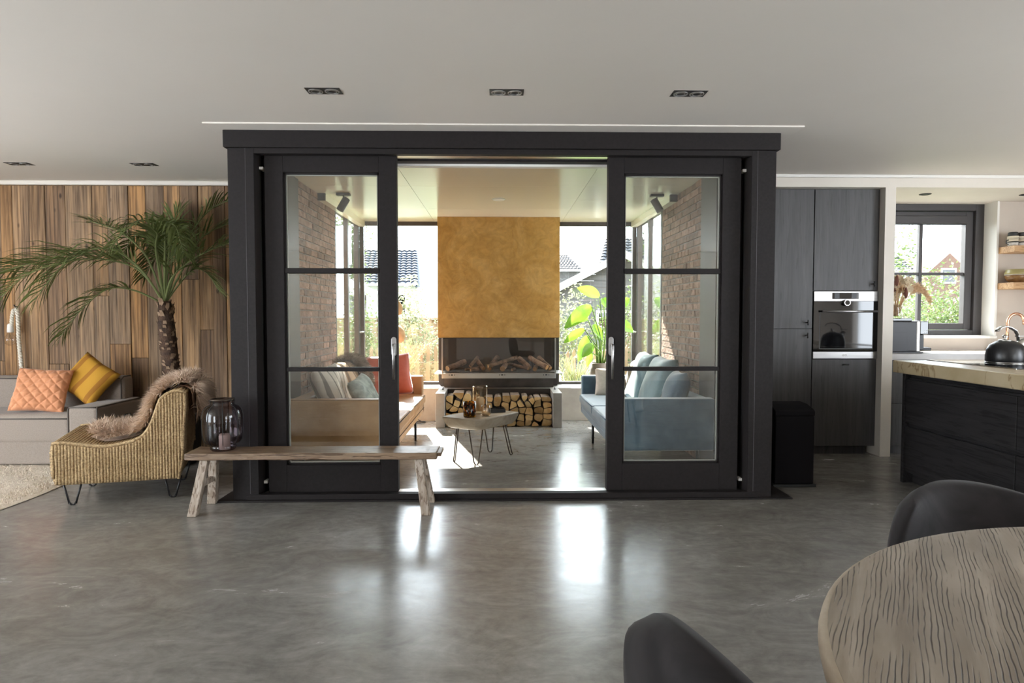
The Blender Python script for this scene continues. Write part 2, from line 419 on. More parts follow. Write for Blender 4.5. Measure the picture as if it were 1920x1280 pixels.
# ------------------------------------------------------------------ mesh helpers
class MB:
    def __init__(self):
        self.v = []; self.f = []; self.m = []; self.cur = 0
    def add(self, verts, faces):
        o = len(self.v)
        self.v += [tuple(p) for p in verts]
        self.f += [tuple(i + o for i in f) for f in faces]
        self.m += [self.cur] * len(faces)
        return self
    def box(self, x0, x1, y0, y1, z0, z1):
        return self.add([(x0, y0, z0), (x1, y0, z0), (x1, y1, z0), (x0, y1, z0), (x0, y0, z1), (x1, y0, z1), (x1, y1, z1), (x0, y1, z1)],
                        [(0, 3, 2, 1), (4, 5, 6, 7), (0, 1, 5, 4), (1, 2, 6, 5), (2, 3, 7, 6), (3, 0, 4, 7)])
    def tube(self, pts, r, n=8, cap=True):
        pts = [Vector(p) for p in pts]
        rs = r if isinstance(r, (list, tuple)) else [r] * len(pts)
        vs = []; fs = []
        t0 = (pts[1] - pts[0]).normalized()
        a = Vector((0, 0, 1)) if abs(t0.z) < 0.9 else Vector((1, 0, 0))
        nrm = t0.cross(a).normalized()
        for i, p in enumerate(pts):
            t = (pts[min(i + 1, len(pts) - 1)] - pts[max(i - 1, 0)])
            if t.length < 1e-9: t = t0
            t.normalize()
            nrm = (nrm - t * nrm.dot(t))
            if nrm.length < 1e-6: nrm = t.orthogonal()
            nrm.normalize()
            b = t.cross(nrm)
            for k in range(n):
                an = 2 * pi * k / n
                vs.append(p + (nrm * cos(an) + b * sin(an)) * rs[i])
        for i in range(len(pts) - 1):
            for k in range(n):
                k2 = (k + 1) % n
                fs.append((i * n + k, i * n + k2, (i + 1) * n + k2, (i + 1) * n + k))
        if cap:
            fs.append(tuple(range(n - 1, -1, -1))); fs.append(tuple((len(pts) - 1) * n + k for k in range(n)))
        return self.add(vs, fs)
    def lathe(self, prof, c=(0, 0, 0), n=24, close=False):
        vs = []; fs = []
        for (r, z) in prof:
            for k in range(n):
                a = 2 * pi * k / n
                vs.append((c[0] + r * cos(a), c[1] + r * sin(a), c[2] + z))
        m = len(prof)
        for i in range(m - 1 if not close else m):
            j = (i + 1) % m
            for k in range(n):
                k2 = (k + 1) % n
                fs.append((i * n + k, i * n + k2, j * n + k2, j * n + k))
        if not close:
            if prof[0][0] > 1e-5: fs.append(tuple(range(n - 1, -1, -1)))
            if prof[-1][0] > 1e-5: fs.append(tuple((m - 1) * n + k for k in range(n)))
        return self.add(vs, fs)
    def prism(self, poly, fn0, fn1):
        """poly: 2-D points; fn0/fn1 map (a,b) to 3-D for the two end faces"""
        n = len(poly)
        vs = [fn0(*p) for p in poly] + [fn1(*p) for p in poly]
        fs = [tuple(range(n)), tuple(range(2 * n - 1, n - 1, -1))]
        fs += [(i, n + i, n + (i + 1) % n, (i + 1) % n) for i in range(n)]
        return self.add(vs, fs)
    def grid(self, fn, nu, nv, closed_u=False):
        vs = [fn(i / nu, j / nv) for j in range(nv + 1) for i in range(nu + (0 if closed_u else 1))]
        w = nu if closed_u else nu + 1
        fs = []
        for j in range(nv):
            for i in range(nu):
                i2 = (i + 1) % w
                fs.append((j * w + i, j * w + i2, (j + 1) * w + i2, (j + 1) * w + i))
        return self.add(vs, fs)
    def mesh(self, name, mats, smooth=False):
        me = bpy.data.meshes.new(name)
        me.from_pydata(self.v, [], self.f)
        for mm in (mats if isinstance(mats, (list, tuple)) else [mats]):
            me.materials.append(MATS[mm])
        if isinstance(mats, (list, tuple)) and len(mats) > 1:
            me.polygons.foreach_set('material_index', self.m)
        if smooth:
            me.polygons.foreach_set('use_smooth', [True] * len(me.polygons))
        me.update()
        bm = bmesh.new(); bm.from_mesh(me)
        bmesh.ops.recalc_face_normals(bm, faces=bm.faces)
        bm.to_mesh(me); bm.free()
        return me
    def build(self, name, mats, parent=None, smooth=False, bevel=0.0, seg=2, sub=0, weld=False, loc=None, rot=None):
        me = self.mesh(name, mats, smooth or bevel > 0.012)
        o = bpy.data.objects.new(name, me); COL.objects.link(o)
        if parent is not None: o.parent = parent
        if loc is not None: o.location = loc
        if rot is not None: o.rotation_euler = rot
        if bevel:
            bv = o.modifiers.new('bevel', 'BEVEL'); bv.width = bevel; bv.segments = seg; bv.limit_method = 'ANGLE'
            bv.angle_limit = radians(35)
            if bevel > 0.012:
                w = o.modifiers.new('normals', 'WEIGHTED_NORMAL')
        if sub:
            sb = o.modifiers.new('sub', 'SUBSURF'); sb.levels = sub; sb.render_levels = sub
        return o

def box(name, x0, x1, y0, y1, z0, z1, mat, parent=None, bevel=0.0, seg=2):
    return MB().box(x0, x1, y0, y1, z0, z1).build(name, mat, parent, bevel=bevel, seg=seg)

def tag(o, label, cat, group=None):
    o['label'] = label; o['category'] = cat
    if group: o['group'] = group
    return o

def thing(name, label, cat, loc=(0, 0, 0), rz=0.0, group=None):
    o = bpy.data.objects.new(name, None); COL.objects.link(o)
    o.empty_display_size = 0.1
    o.location = loc; o.rotation_euler = (0, 0, rz)
    return tag(o, label, cat, group)

def struct(o, label):
    o['kind'] = 'structure'; o['label'] = label
    return o

def sroot(name, label):
    o = bpy.data.objects.new(name, None); COL.objects.link(o); o.empty_display_size = 0.1
    return struct(o, label)

def copy_tree(o, parent=None):
    c = o.copy(); COL.objects.link(c); c.parent = parent
    for ch in list(o.children): copy_tree(ch, c)
    return c

def pillow(w, h, t, p=4.0, bend=0.0, n=18, wob=0.0, seed=0, squash=0.0, rnd_k=0.0, quilt=0.0):
    """soft cushion standing in the local XY plane (X wide, Y high, Z thick), centred"""
    rnd = random.Random(seed); ph = [rnd.uniform(0, 6.28) for _ in range(6)]
    mb = MB()
    def side(s):
        def fn(u, v):
            a = 2 * u - 1; b = 2 * v - 1
            th = max(0.0, (1 - abs(a) ** p)) ** 0.5 * max(0.0, (1 - abs(b) ** p)) ** 0.5
            pin = 1 - 0.07 * (1 - abs(a)) * abs(b) ** 3; pin2 = 1 - 0.07 * (1 - abs(b)) * abs(a) ** 3
            x = a * w / 2 * pin2; y = b * h / 2 * pin
            if rnd_k:
                m_ = max(abs(a), abs(b)); th = max(0.0, 1 - m_ ** p) ** 0.5
                x = w / 2 * a * (1 - rnd_k + rnd_k * sqrt(1 - b * b / 2)); y = h / 2 * b * (1 - rnd_k + rnd_k * sqrt(1 - a * a / 2))
            z = s * t / 2 * th + wob * t * sin(3 * a + ph[0]) * sin(2.4 * b + ph[1]) * th
            if quilt:
                c1 = abs(sin(pi * (x + y) / .085)); c2 = abs(sin(pi * (x - y) / .085)); z += s * quilt * (min(c1, c2) ** .5 - 1) * min(1, th * 2)
            y -= squash * h * (b + 1) / 2 * (1 - abs(a)) ** 2 * 0.5
            return (x, y, z + bend * a * a)
        return fn
    mb.grid(side(1), n, n); mb.grid(side(-1), n, n)
    return mb

def fur(samples, length, seed=1, width=0.004, droop=0.6, segs=2):
    """hair strands: samples = list of (point, normal)"""
    rnd = random.Random(seed); mb = MB()
    for p, nrm in samples:
        p = Vector(p); nrm = Vector(nrm).normalized()
        d = (nrm + Vector((rnd.gauss(0, .45), rnd.gauss(0, .45), rnd.gauss(0, .35)))).normalized()
        L = length * rnd.uniform(0.55, 1.15)
        sd = d.cross(Vector((rnd.gauss(0, 1), rnd.gauss(0, 1), rnd.gauss(0, 1)))).normalized() * width
        p1 = p + d * L * 0.55; d2 = (d + Vector((0, 0, -droop))).normalized(); p2 = p1 + d2 * L * 0.55
        p = p - nrm * 0.004
        mb.add([p - sd, p + sd, p1 + sd * .7, p1 - sd * .7, p2], [(0, 1, 2, 3), (3, 2, 4)])
    return mb

def hairpin(mb, top_a, top_b, foot, r=0.005):
    a = Vector(top_a); b = Vector(top_b); f = Vector(foot)
    side = (b - a).normalized()
    w = 0.016
    pts = [a] + [a.lerp(f - side * w, t) for t in (0.5, 0.93)]
    for k in range(7):
        an = pi + pi * k / 6
        pts.append(f + side * w * cos(an) + Vector((0, 0, 0.018 + w * sin(an))))
    pts += [b.lerp(f + side * w, t) for t in (0.93, 0.5)] + [b]
    mb.tube(pts, r, 8)

# ================================================================== STRUCTURE
CEIL = 2.50
fl = box('floor', -6.25, 6.55, -3.55, 8.2, -0.12, 0.0, 'polished_concrete')
struct(fl, 'polished grey concrete floor with trowel swirls')
ce = MB().box(-6.25, 6.55, -3.55, 4.50, CEIL, 2.75).box(-6.25, -1.84, 4.50, 6.3, CEIL, 2.75).box(1.84, 6.55, 4.50, 6.75, CEIL, 2.75)
struct(ce.build('ceiling', 'ceiling_white'), 'smooth off-white plastered ceiling of the living room')
struct(box('trim_1', -1.90, 2.0, 4.19, 4.6, CEIL - 0.009, CEIL + 0.01, 'ceiling_white', bevel=0.004), 'shallow white ceiling board above the black portal frame')
struct(MB().box(-1.90, -1.80, 4.6, 6.0, CEIL - 0.009, CEIL + 0.01).box(1.80, 2.0, 4.6, 5.6, CEIL - 0.009, CEIL + 0.01).build('trim_2', 'ceiling_white'),
       'white ceiling board along the sides of the black portal')

# ---- reclaimed board wall
wp = box('wall_back', -6.25, -1.84, 6.045, 6.3, 0, CEIL, 'barn_board')
struct(wp, 'wall clad with weathered reclaimed barn boards')
rb = random.Random(11)
edges_px = [0, 24, 45, 76, 105, 141, 189, 217, 255, 286, 320, 349, 382, 407, 431]
xs = [(-935 + e) / 1200 * 6.02 for e in edges_px]
while xs[0] > -6.2: xs.insert(0, max(-6.22, xs[0] - rb.uniform(.12, .22)))
while xs[-1] < -1.86: xs.append(min(-1.85, xs[-1] + rb.uniform(.12, .2)))
for a, b in zip(xs[:-1], xs[1:]):
    if b - a < 0.03: continue
    cuts = [0.0, CEIL - 0.045]
    if rb.random() < 0.55: cuts.insert(1, rb.uniform(0.5, 2.0))
    for z0, z1 in zip(cuts[:-1], cuts[1:]):
        d = rb.uniform(0.0, 0.012)
        o = MB().box(a + .0015, b - .0015, 6.015 - d, 6.05, z0 + .001, z1 - .001).build('plank', 'barn_board', wp, bevel=0.002, seg=1)
struct(MB().box(-6.25, -1.84, 5.985, 6.02, CEIL - 0.042, CEIL).build('trim_3', 'ceiling_white', bevel=0.012, seg=3), 'white cove strip where the board wall meets the ceiling')

# ---- room walls beside and behind the photographer, with their window openings
def wall_with_hole(name, axis, c0, c1, a0, a1, z1, h0, h1, hz0, hz1, mat, label):
    mb = MB()
    def bx(u0, u1, w0, w1):
        if axis == 'x': mb.box(c0, c1, u0, u1, w0, w1)
        else: mb.box(u0, u1, c0, c1, w0, w1)
    bx(a0, h0, 0, z1); bx(h1, a1, 0, z1); bx(h0, h1, 0, hz0); bx(h0, h1, hz1, z1)
    return struct(mb.build(name, mat), label)
mb = MB().box(-6.25, -5.95, -3.55, -3.45, 0, CEIL).box(-4.35, 4.40, -3.55, -3.45, 0, CEIL).box(6.10, 6.55, -3.55, -3.45, 0, CEIL)
for xa, xb, za in ((-5.95, -4.35, .3), (4.40, 6.10, .2)): mb.box(xa, xb, -3.55, -3.45, 0, za).box(xa, xb, -3.55, -3.45, 2.3, CEIL)
struct(mb.build('wall_rear', 'warm_plaster'), 'plastered wall behind the dining table')
wall_with_hole('wall_west', 'x', -6.25, -6.15, -3.45, 6.1, CEIL, -0.25, 3.45, 0.3, 2.3, 'warm_plaster', 'plastered wall beyond the grey sofa')
wall_with_hole('wall_east', 'x', 6.45, 6.55, -3.45, 6.3, CEIL, -0.15, 2.55, 0.18, 2.32, 'warm_plaster', 'plastered wall beyond the kitchen')

# ---- kitchen wall, niche and column
kw = MB().box(3.40, 6.55, 6.30, 6.62, 0, 1.04).box(4.95, 6.55, 6.30, 6.62, 1.04, 2.45).box(3.40, 3.66, 6.30, 6.62, 1.04, 2.45)
kw.box(3.66, 4.95, 6.52, 6.62, 2.395, 2.45)
struct(kw.build('wall_kitchen', 'warm_plaster'), 'beige plastered kitchen wall with the window recess')
struct(box('trim_4', 1.84, 6.55, 5.62, 6.75, 2.392, CEIL, 'kitchen_plaster'), 'white plastered soffit above the kitchen units')
struct(box('trim_5', 1.84, 6.45, 5.595, 5.62, 2.472, CEIL, 'trim_white', bevel=0.008), 'white cove strip above the kitchen soffit')
struct(box('wall_partition', 3.412, 3.506, 5.62, 6.30, 0, 2.392, 'kitchen_plaster'), 'narrow white wall end between oven cabinet and kitchen niche')
struct(box('wall_behind_cabinets', 1.84, 3.412, 6.35, 6.62, 0, 2.392, 'warm_plaster'), 'wall behind the tall kitchen cabinets')
struct(MB().box(3.66, 3.68, 6.28, 6.50, 1.04, 2.392).box(4.93, 4.952, 6.27, 6.50, 1.04, 2.392).build('trim_6', 'trim_white'), 'white plastered reveals of the kitchen window')
struct(box('window_sill_board', 3.66, 4.955, 6.255, 6.53, 1.036, 1.062, 'trim_white', bevel=0.004), 'white kitchen window sill board')

# kitchen window
kwin = sroot('window_1', 'dark framed kitchen window with four panes')
f = MB()
f.box(3.68, 3.78, 6.44, 6.56, 1.062, 2.392).box(4.845, 4.93, 6.44, 6.56, 1.062, 2.392)
f.box(3.78, 4.845, 6.44, 6.56, 1.062, 1.115).box(3.78, 4.845, 6.44, 6.56, 2.325, 2.392)
f.build('window_frame', 'window_dark', kwin, bevel=0.004)
f = MB()
f.box(3.785, 3.86, 6.47, 6.54, 1.12, 2.32).box(4.765, 4.84, 6.47, 6.54, 1.12, 2.32)
f.box(3.86, 4.765, 6.47, 6.54, 1.12, 1.185).box(3.86, 4.765, 6.47, 6.54, 2.27, 2.32)
f.build('sash', 'window_dark', kwin, bevel=0.004)
box('muntin', 4.298, 4.333, 6.485, 6.53, 1.185, 2.27, 'window_dark', kwin, bevel=0.003)
for xa, xb in ((3.86, 4.298), (4.333, 4.765)):
    box('muntin', xa, xb, 6.485, 6.53, 1.676, 1.704, 'window_dark', kwin, bevel=0.003)
    for za, zb in ((1.185, 1.676), (1.704, 2.27)):
        box('pane', xa, xb, 6.50, 6.506, za, zb, 'pane_glass', kwin)
bl = box('roller_blind', 3.865, 4.76, 6.438, 6.486, 2.195, 2.275, 'window_dark', bevel=0.006)
tag(bl, 'rolled up dark blind at the top of the kitchen window', 'blind')
MB().box(3.87, 4.755, 6.455, 6.468, 2.185, 2.197).build('bottom_bar', 'black_metal', bl)
# the big front portal -------------------------------------------------------
por = sroot('trim_7', 'black wooden portal frame around the sliding doors')
box('post', -1.806, -1.632, 4.345, 4.62, 0.0, 2.378, 'frame_black', por, bevel=0.003)
box('post', 1.716, 1.884, 4.345, 4.62, 0.0, 2.378, 'frame_black', por, bevel=0.003)
MB().box(-1.69, -1.687, 4.3435, 4.35, 0.05, 2.378).box(1.755, 1.758, 4.3435, 4.35, 0.05, 2.378).build('joint_line', 'window_dark', por)
box('header', -1.632, 1.716, 4.345, 4.40, 2.342, 2.378, 'frame_black', por, bevel=0.002)
box('cornice', -1.828, 1.905, 4.325, 4.62, 2.378, 2.4915, 'frame_black', por, bevel=0.006)
box('inner_header', -1.632, 1.716, 4.53, 4.62, 2.338, 2.378, 'frame_black', por, bevel=0.003)
box('top_track', -1.632, 1.716, 4.405, 4.525, 2.352, 2.376, 'steel', por)
box('inner_strip', -1.632, 1.716, 4.60, 4.66, 2.322, 2.338, 'trim_white', por)
box('threshold', -1.72, 1.80, 4.335, 4.40, 0.0, 0.047, 'frame_black', por, bevel=0.004)
box('bottom_track', -1.632, 1.716, 4.40, 4.53, 0.008, 0.030, 'steel', por)
box('inner_threshold', -1.632, 1.716, 4.53, 4.565, 0.0, 0.018, 'worktop_grey', por, bevel=0.003)
struct(MB().box(-1.905, 2.02, 4.31, 4.53, 0.0, 0.012).box(-1.905, -1.80, 4.53, 4.78, 0, .012).box(1.88, 2.02, 4.53, 4.78, 0, .012).build('trim_8', 'frame_black', bevel=0.003), 'black base plate on the floor under the portal')
for s, (xa, xb) in ((-1, (-1.632, -1.60)), (1, (1.684, 1.716))):
    box('recess_back', xa, xb, 4.50, 4.53, 0.03, 2.345, 'frame_black', por)
    for z in (0.10, 2.255):
        box('bumper', xa + .004, xb - .004, 4.43, 4.50, z, z + .018, 'trim_white', por)

def sliding_door(name, x0, x1, hx, label, mirror):
    d = sroot(name, label)
    y0, y1 = 4.425, 4.495
    z0, z1 = 0.036, 2.350
    gx0, gx1, gz0, gz1 = (x0 + .125, x1 - .118, 0.228, 2.236) if not mirror else (x0 + .108, x1 - .128, 0.228, 2.236)
    box('stile', x0, gx0, y0, y1, z0, z1, 'frame_black', d, bevel=0.003)
    box('stile', gx1, x1, y0, y1, z0, z1, 'frame_black', d, bevel=0.003)
    box('bottom_rail', gx0, gx1, y0, y1, z0, gz0, 'frame_black', d, bevel=0.003)
    box('top_rail', gx0, gx1, y0, y1, gz1, z1, 'frame_black', d, bevel=0.003)
    bead = MB()
    for a, b, c, e in ((gx0, gx0 + .012, gz0, gz1), (gx1 - .012, gx1, gz0, gz1), (gx0, gx1, gz0, gz0 + .012), (gx0, gx1, gz1 - .012, gz1)):
        bead.box(a, b, y0 + .016, y1 - .016, c, e)
    bead.build('glazing_bead', 'frame_black', d)
    sp = MB()
    for a, b, c, e in ((gx0 + .012, gx0 + .019, gz0 + .012, gz1 - .012), (gx1 - .019, gx1 - .012, gz0 + .012, gz1 - .012),
                       (gx0 + .012, gx1 - .012, gz1 - .019, gz1 - .012), (gx0 + .012, gx1 - .012, gz0 + .012, gz0 + .019)):
        sp.box(a, b, 4.452, 4.468, c, e)
    sp.build('glass_spacer', 'spacer_grey', d)
    zs = [gz0 + .012, 0.876, 0.904, 1.552, 1.588, gz1 - .012]
    for za, zb in ((zs[1], zs[2]), (zs[3], zs[4])):
        box('muntin', gx0 + .004, gx1 - .004, y0 + .008, y1 - .008, za, zb, 'frame_black', d, bevel=0.004)
    for za, zb in ((zs[0], zs[1]), (zs[2], zs[3]), (zs[4], zs[5])):
        box('pane', gx0 + .012, gx1 - .012, 4.450, 4.454, za, zb, 'pane_glass', d)
        box('pane', gx0 + .012, gx1 - .012, 4.466, 4.470, za, zb, 'pane_glass', d)
    h = MB()
    h.prism([(hx + .017 * cos(a) , (1.098 if i < 9 else 1.0) + .017 * sin(a)) for i, a in enumerate([pi * k / 8 for k in range(9)] + [pi + pi * k / 8 for k in range(9)])],
            lambda a, b: (a, y0 - .008, b), lambda a, b: (a, y0, b))
    hd = h.build('handle_plate', 'brushed_steel', d, bevel=0.002)
    hs = 0.004
    MB().tube([(hx + hs, y0 - .004, 1.06), (hx + hs, y0 - .045, 1.06), (hx + hs, y0 - .052, 1.05), (hx + hs, y0 - .052, 0.825)], 0.0095, 12).build('lever', 'brushed_steel', hd, smooth=True)
    return d
sliding_door('door_1', -1.593, -0.699, -0.722, 'black sliding glass door with three panes behind the bench', False)
sliding_door('door_2', 0.756, 1.676, 0.779, 'black sliding glass door with three panes beside the black bin', True)

# ---- sunroom -----------------------------------------------------------------
SH = 2.435
def brick_wall(name, s, y0, y1, label):
    xo, xi = 1.84, 1.742
    w = MB().box(min(s * xo, s * xi), max(s * xo, s * xi), y0, y1, 0, 2.6).build(name, 'mortar')
    struct(w, label)
    ch = 0.0625; rnd = random.Random(5 + s)
    L1, L2 = 0.210, 0.100
    def bm_(L):
        mb = MB(); mb.box(0, 0.03, 0, L, 0, 0.0515)
        mb.v = [(x + (rnd.uniform(-.0025, .0025) if x < .01 else 0), y + rnd.uniform(-.002, .002), z + rnd.uniform(-.002, .002)) for x, y, z in mb.v]
        return mb.mesh('brick', 'brick')
    meshes = {L: [bm_(L) for _ in range(4)] for L in (L1, L2, 0.155, 0.05)}
    row = 0; z = 0.004
    while z < SH - 0.03:
        y = y0 + (0 if row % 2 == 0 else 0.0)
        first = True
        while y < y1 - 0.03:
            if first: L = [L1, L2, 0.155][row % 3]
            else: L = L1 if rnd.random() < 0.62 else L2
            if y + L > y1 - .004:
                L = next((q for q in (0.155, L2, 0.05) if y + q <= y1 - .003), None)
                if L is None: break
            o = bpy.data.objects.new('brick', rnd.choice(meshes[L])); COL.objects.link(o); o.parent = w
            if s < 0: o.location = (-1.732 + rnd.uniform(-.002, .002), y + L, z); o.rotation_euler = (0, 0, pi)
            else: o.location = (1.732 + rnd.uniform(-.002, .002), y, z)
            y += L + 0.010; first = False
        z += ch; row += 1
    return w
brick_wall('wall_left', -1, 5.60, 6.87, 'brown brick side wall behind the tan sofa')
brick_wall('wall_right', 1, 5.46, 6.82, 'brown brick side wall behind the blue sofa')
for s, ye, nm, lb in ((-1, 5.60, 'wall_left_lining', 'dark grey lining panel beside the brick wall above the tan sofa'), (1, 5.46, 'wall_right_lining', 'dark grey lining panel beside the brick wall above the blue sofa')):
    mb = MB()
    mb.box(min(s * 1.84, s * 1.725), max(s * 1.84, s * 1.725), 4.62, ye, 0, 2.6)
    for q in (4.78, 4.92, 5.03):
        mb.box(min(s * 1.725, s * 1.712), max(s * 1.725, s * 1.712), q, q + .05, 0, SH)
    struct(mb.build(nm, 'panel_grey', bevel=0.002, seg=1), lb)

# ceiling of the sunroom, panel by panel
sc = struct(box('ceiling_sunroom', -1.84, 1.84, 4.50, 8.16, SH + .012, 2.75, 'sunroom_ceiling'), 'glossy cream panelled sunroom ceiling')
for xa, xb, ys in ((-1.84, -0.80, (4.62, 5.87, 7.1, 8.16)), (-0.80, 0.79, (4.62, 5.87, 7.1, 8.16)), (0.79, 1.84, (4.62, 5.80, 6.55, 8.16))):
    for ya, yb in zip(ys[:-1], ys[1:]):
        box('ceiling_panel', xa + .0015, xb - .0015, ya + .0015, yb - .0015, SH, SH + .014, 'sunroom_ceiling', sc)
for s, nm, lb in ((-1, 'trim_9', 'pale rail box along the ceiling above the tan sofa'), (1, 'trim_10', 'pale rail box along the ceiling above the blue sofa')):
    t = MB().box(min(s * 1.735, s * 1.665), max(s * 1.735, s * 1.665), 6.25, 8.08, SH - .065, SH).build(nm, 'sunroom_ceiling')
    struct(t, lb)
    MB().box(min(s * 1.735, s * 1.663), max(s * 1.735, s * 1.663), 6.22, 6.25, SH - .067, SH).build('end_cap', 'window_dark', t)

# low concrete wall with ledge, back glazing
struct(box('wall_low', -1.84, 1.84, 7.65, 8.16, 0, 0.395, 'concrete_grey', bevel=0.004), 'low concrete ledge wall along the sunroom windows')
def glazing(name, s, label):
    w = sroot(name, label)
    xa, xb = (-1.735, -0.73) if s < 0 else (0.735, 1.735)
    box('bottom_frame', xa, xb, 8.06, 8.12, 0.395, 0.43, 'window_dark', w, bevel=0.002)
    box('top_frame', xa, xb, 8.06, 8.12, 2.385, SH, 'window_dark', w, bevel=0.002)
    e = xa if s < 0 else xb
    box('corner_post', min(e, e - s * .05), max(e, e - s * .05), 8.06, 8.12, 0.43, 2.385, 'window_dark', w, bevel=0.002)
    e2 = xb if s < 0 else xa
    box('side_post', min(e2, e2 + s * .028), max(e2, e2 + s * .028), 8.06, 8.12, 0.43, 2.385, 'window_dark', w, bevel=0.002)
    box('pane', xa + .03, xb - .03, 8.085, 8.091, 0.43, 2.385, 'pane_glass', w)
glazing('window_2', -1, 'tall garden window beside the ochre chimney with blue roof beyond')
glazing('window_3', 1, 'tall garden window beside the ochre chimney behind the potted plant')
def side_glazing(name, s, y0, ym, label):
    w = sroot(name, label)
    xa, xb = (-1.79, -1.735) if s < 0 else (1.735, 1.79)
    box('jamb', xa, xb, y0, y0 + .045, 0.0, SH - .06, 'window_dark', w, bevel=0.002)
    box('mullion', xa, xb, ym - .03, ym + .03, 0.0, SH - .06, 'window_dark', w, bevel=0.002)
    box('mullion', xa, xb, 7.97, 8.06, 0.0, SH - .06, 'window_dark', w, bevel=0.002)
    box('top_frame', xa, xb, y0, 8.12, SH - .06, SH, 'window_dark', w, bevel=0.002)
    box('bottom_frame', xa, xb, y0, 8.12, 0.0, 0.05, 'window_dark', w, bevel=0.002)
    xm = (xa + xb) / 2
    box('pane', xm - .003, xm + .003, y0 + .045, ym - .03, 0.05, SH - .06, 'pane_glass', w)
    box('pane', xm - .003, xm + .003, ym + .03, 7.97, 0.05, SH - .06, 'pane_glass', w)
    h = MB().tube([(xb if s < 0 else xa, 8.01, 1.06), ((xb + .05) if s < 0 else xa - .05, 8.01, 1.06), ((xb + .05) if s < 0 else xa - .05, 7.86, 1.06)], 0.011, 10)
    h.build('handle', 'brushed_steel', w, smooth=True)
side_glazing('window_4', -1, 6.87, 7.46, 'narrow glazed side door beside the brick wall above the tan sofa')
side_glazing('window_5', 1, 6.82, 7.44, 'narrow glazed side door beside the brick wall above the blue sofa')

# ochre chimney breast
chim = struct(box('wall_chimney', -0.727, 0.731, 7.66, 8.16, 1.0, SH, 'ochre_stucco', bevel=0.004), 'ochre gold stucco chimney breast above the gas fire')

# ================================================================== FIREPLACE
pl = thing('hearth_plinth', 'concrete plinth with two side cheeks holding stacked firewood', 'plinth', (0, 7.4, 0))
def P(mb_fn, name, mat, par, **k):
    mb = MB(); mb_fn(mb); return mb.build(name, mat, par, **k)
for xa, xb in ((-0.708, -0.607), (0.612, 0.712)):
    box('cheek', xa, xb, -0.245, 0.249, 0, 0.393, 'concrete_grey', pl, bevel=0.003)
    MB().lathe([(0.012, 0), (0.012, .006), (0.006, .012), (0.004, .03)], ((xa + xb) / 2, 0.12, 0.393), 12).build('bolt', 'black_metal', pl, smooth=True)
box('back_panel', -0.607, 0.612, 0.19, 0.245, 0, 0.39, 'firebox_dark', pl)

fp = thing('gas_fireplace', 'black three-sided glass gas fire with steel tray under the ochre chimney', 'fireplace', (0, 7.66, 0.40))
box('rear_housing', -0.722, 0.726, 0.22, 0.50, 0.0, 0.60, 'firebox_dark', fp)
box('base_housing', -0.655, 0.66, 0.03, 0.22, 0.0, 0.125, 'firebox_metal', fp)
box('front_band', -0.668, 0.672, -0.15, 0.22, 0.125, 0.178, 'steel', fp, bevel=0.002)
box('tray', -0.752, 0.756, -0.17, 0.22, 0.178, 0.190, 'steel', fp, bevel=0.003)
box('ember_bed', -0.66, 0.664, -0.13, 0.215, 0.190, 0.200, 'gravel_dark', fp)
for xa, xb in ((-0.672, -0.655), (0.659, 0.676)):
    box('glass_post', xa, xb, -0.145, -0.13, 0.19, 0.60, 'steel', fp)
    xm = (xa + xb) / 2
    box('side_pane', xm - .002, xm + .002, -0.13, 0.22, 0.19, 0.60, 'clear_glass', fp)
box('front_pane', -0.655, 0.659, -0.140, -0.136, 0.19, 0.60, 'clear_glass', fp)
for x in (-0.55, 0.04, 0.56):
    MB().box(x - .012, x + .012, -0.154, -0.15, .160, .172).box(x - .035, x - .027, -0.154, -0.15, .160, .172).box(x + .027, x + .035, -0.154, -0.15, .160, .172).build('vent_slot', 'black_metal', fp)

def gnarly_log(a, b, r, seed):
    rnd = random.Random(seed); a = Vector(a); b = Vector(b)
    mb = MB(); n = 10; pts = []; rs = []
    k = 7
    bend = Vector((rnd.uniform(-.006, .006), rnd.uniform(-.006, .006), rnd.uniform(-.002, .008)))
    for i in range(k + 1):
        t = i / k
        pts.append(a.lerp(b, t) + bend * sin(pi * t)); rs.append(r * rnd.uniform(.88, 1.06))
    mb.tube(pts, rs, n, cap=False); mb.cur = 1
    mb.add([mb.v[i] for i in range(n)], [tuple(range(n))])
    off = k * n
    mb.add([mb.v[off + i] for i in range(n)], [tuple(range(n))])
    return mb
emb = [((-0.607, 7.583, 0.635), (-0.407, 7.783, 0.705), 0.036),
       ((-0.403, 7.648, 0.616), (-0.223, 7.708, 0.641), 0.016),
       ((-0.342, 7.617, 0.658), (-0.252, 7.697, 0.768), 0.020),
       ((-0.269, 7.750, 0.736), (-0.179, 7.610, 0.631), 0.026),
       ((-0.115, 7.631, 0.631), (-0.015, 7.831, 0.751), 0.032),
       ((-0.125, 7.570, 0.665), (0.225, 7.740, 0.760), 0.024),
       ((0.045, 7.594, 0.631), (0.085, 7.824, 0.666), 0.032),
       ((0.120, 7.713, 0.682), (0.350, 7.593, 0.632), 0.020),
       ((0.248, 7.815, 0.739), (0.368, 7.655, 0.634), 0.034),
       ((0.375, 7.780, 0.752), (0.575, 7.590, 0.647), 0.033),
       ((0.429, 7.581, 0.626), (0.459, 7.791, 0.646), 0.027),
       ((0.488, 7.806, 0.754), (0.618, 7.646, 0.629), 0.030),
       ((0.157, 7.580, 0.618), (0.197, 7.670, 0.618), 0.018),
       ((-0.334, 7.564, 0.618), (-0.234, 7.604, 0.625), 0.018)]
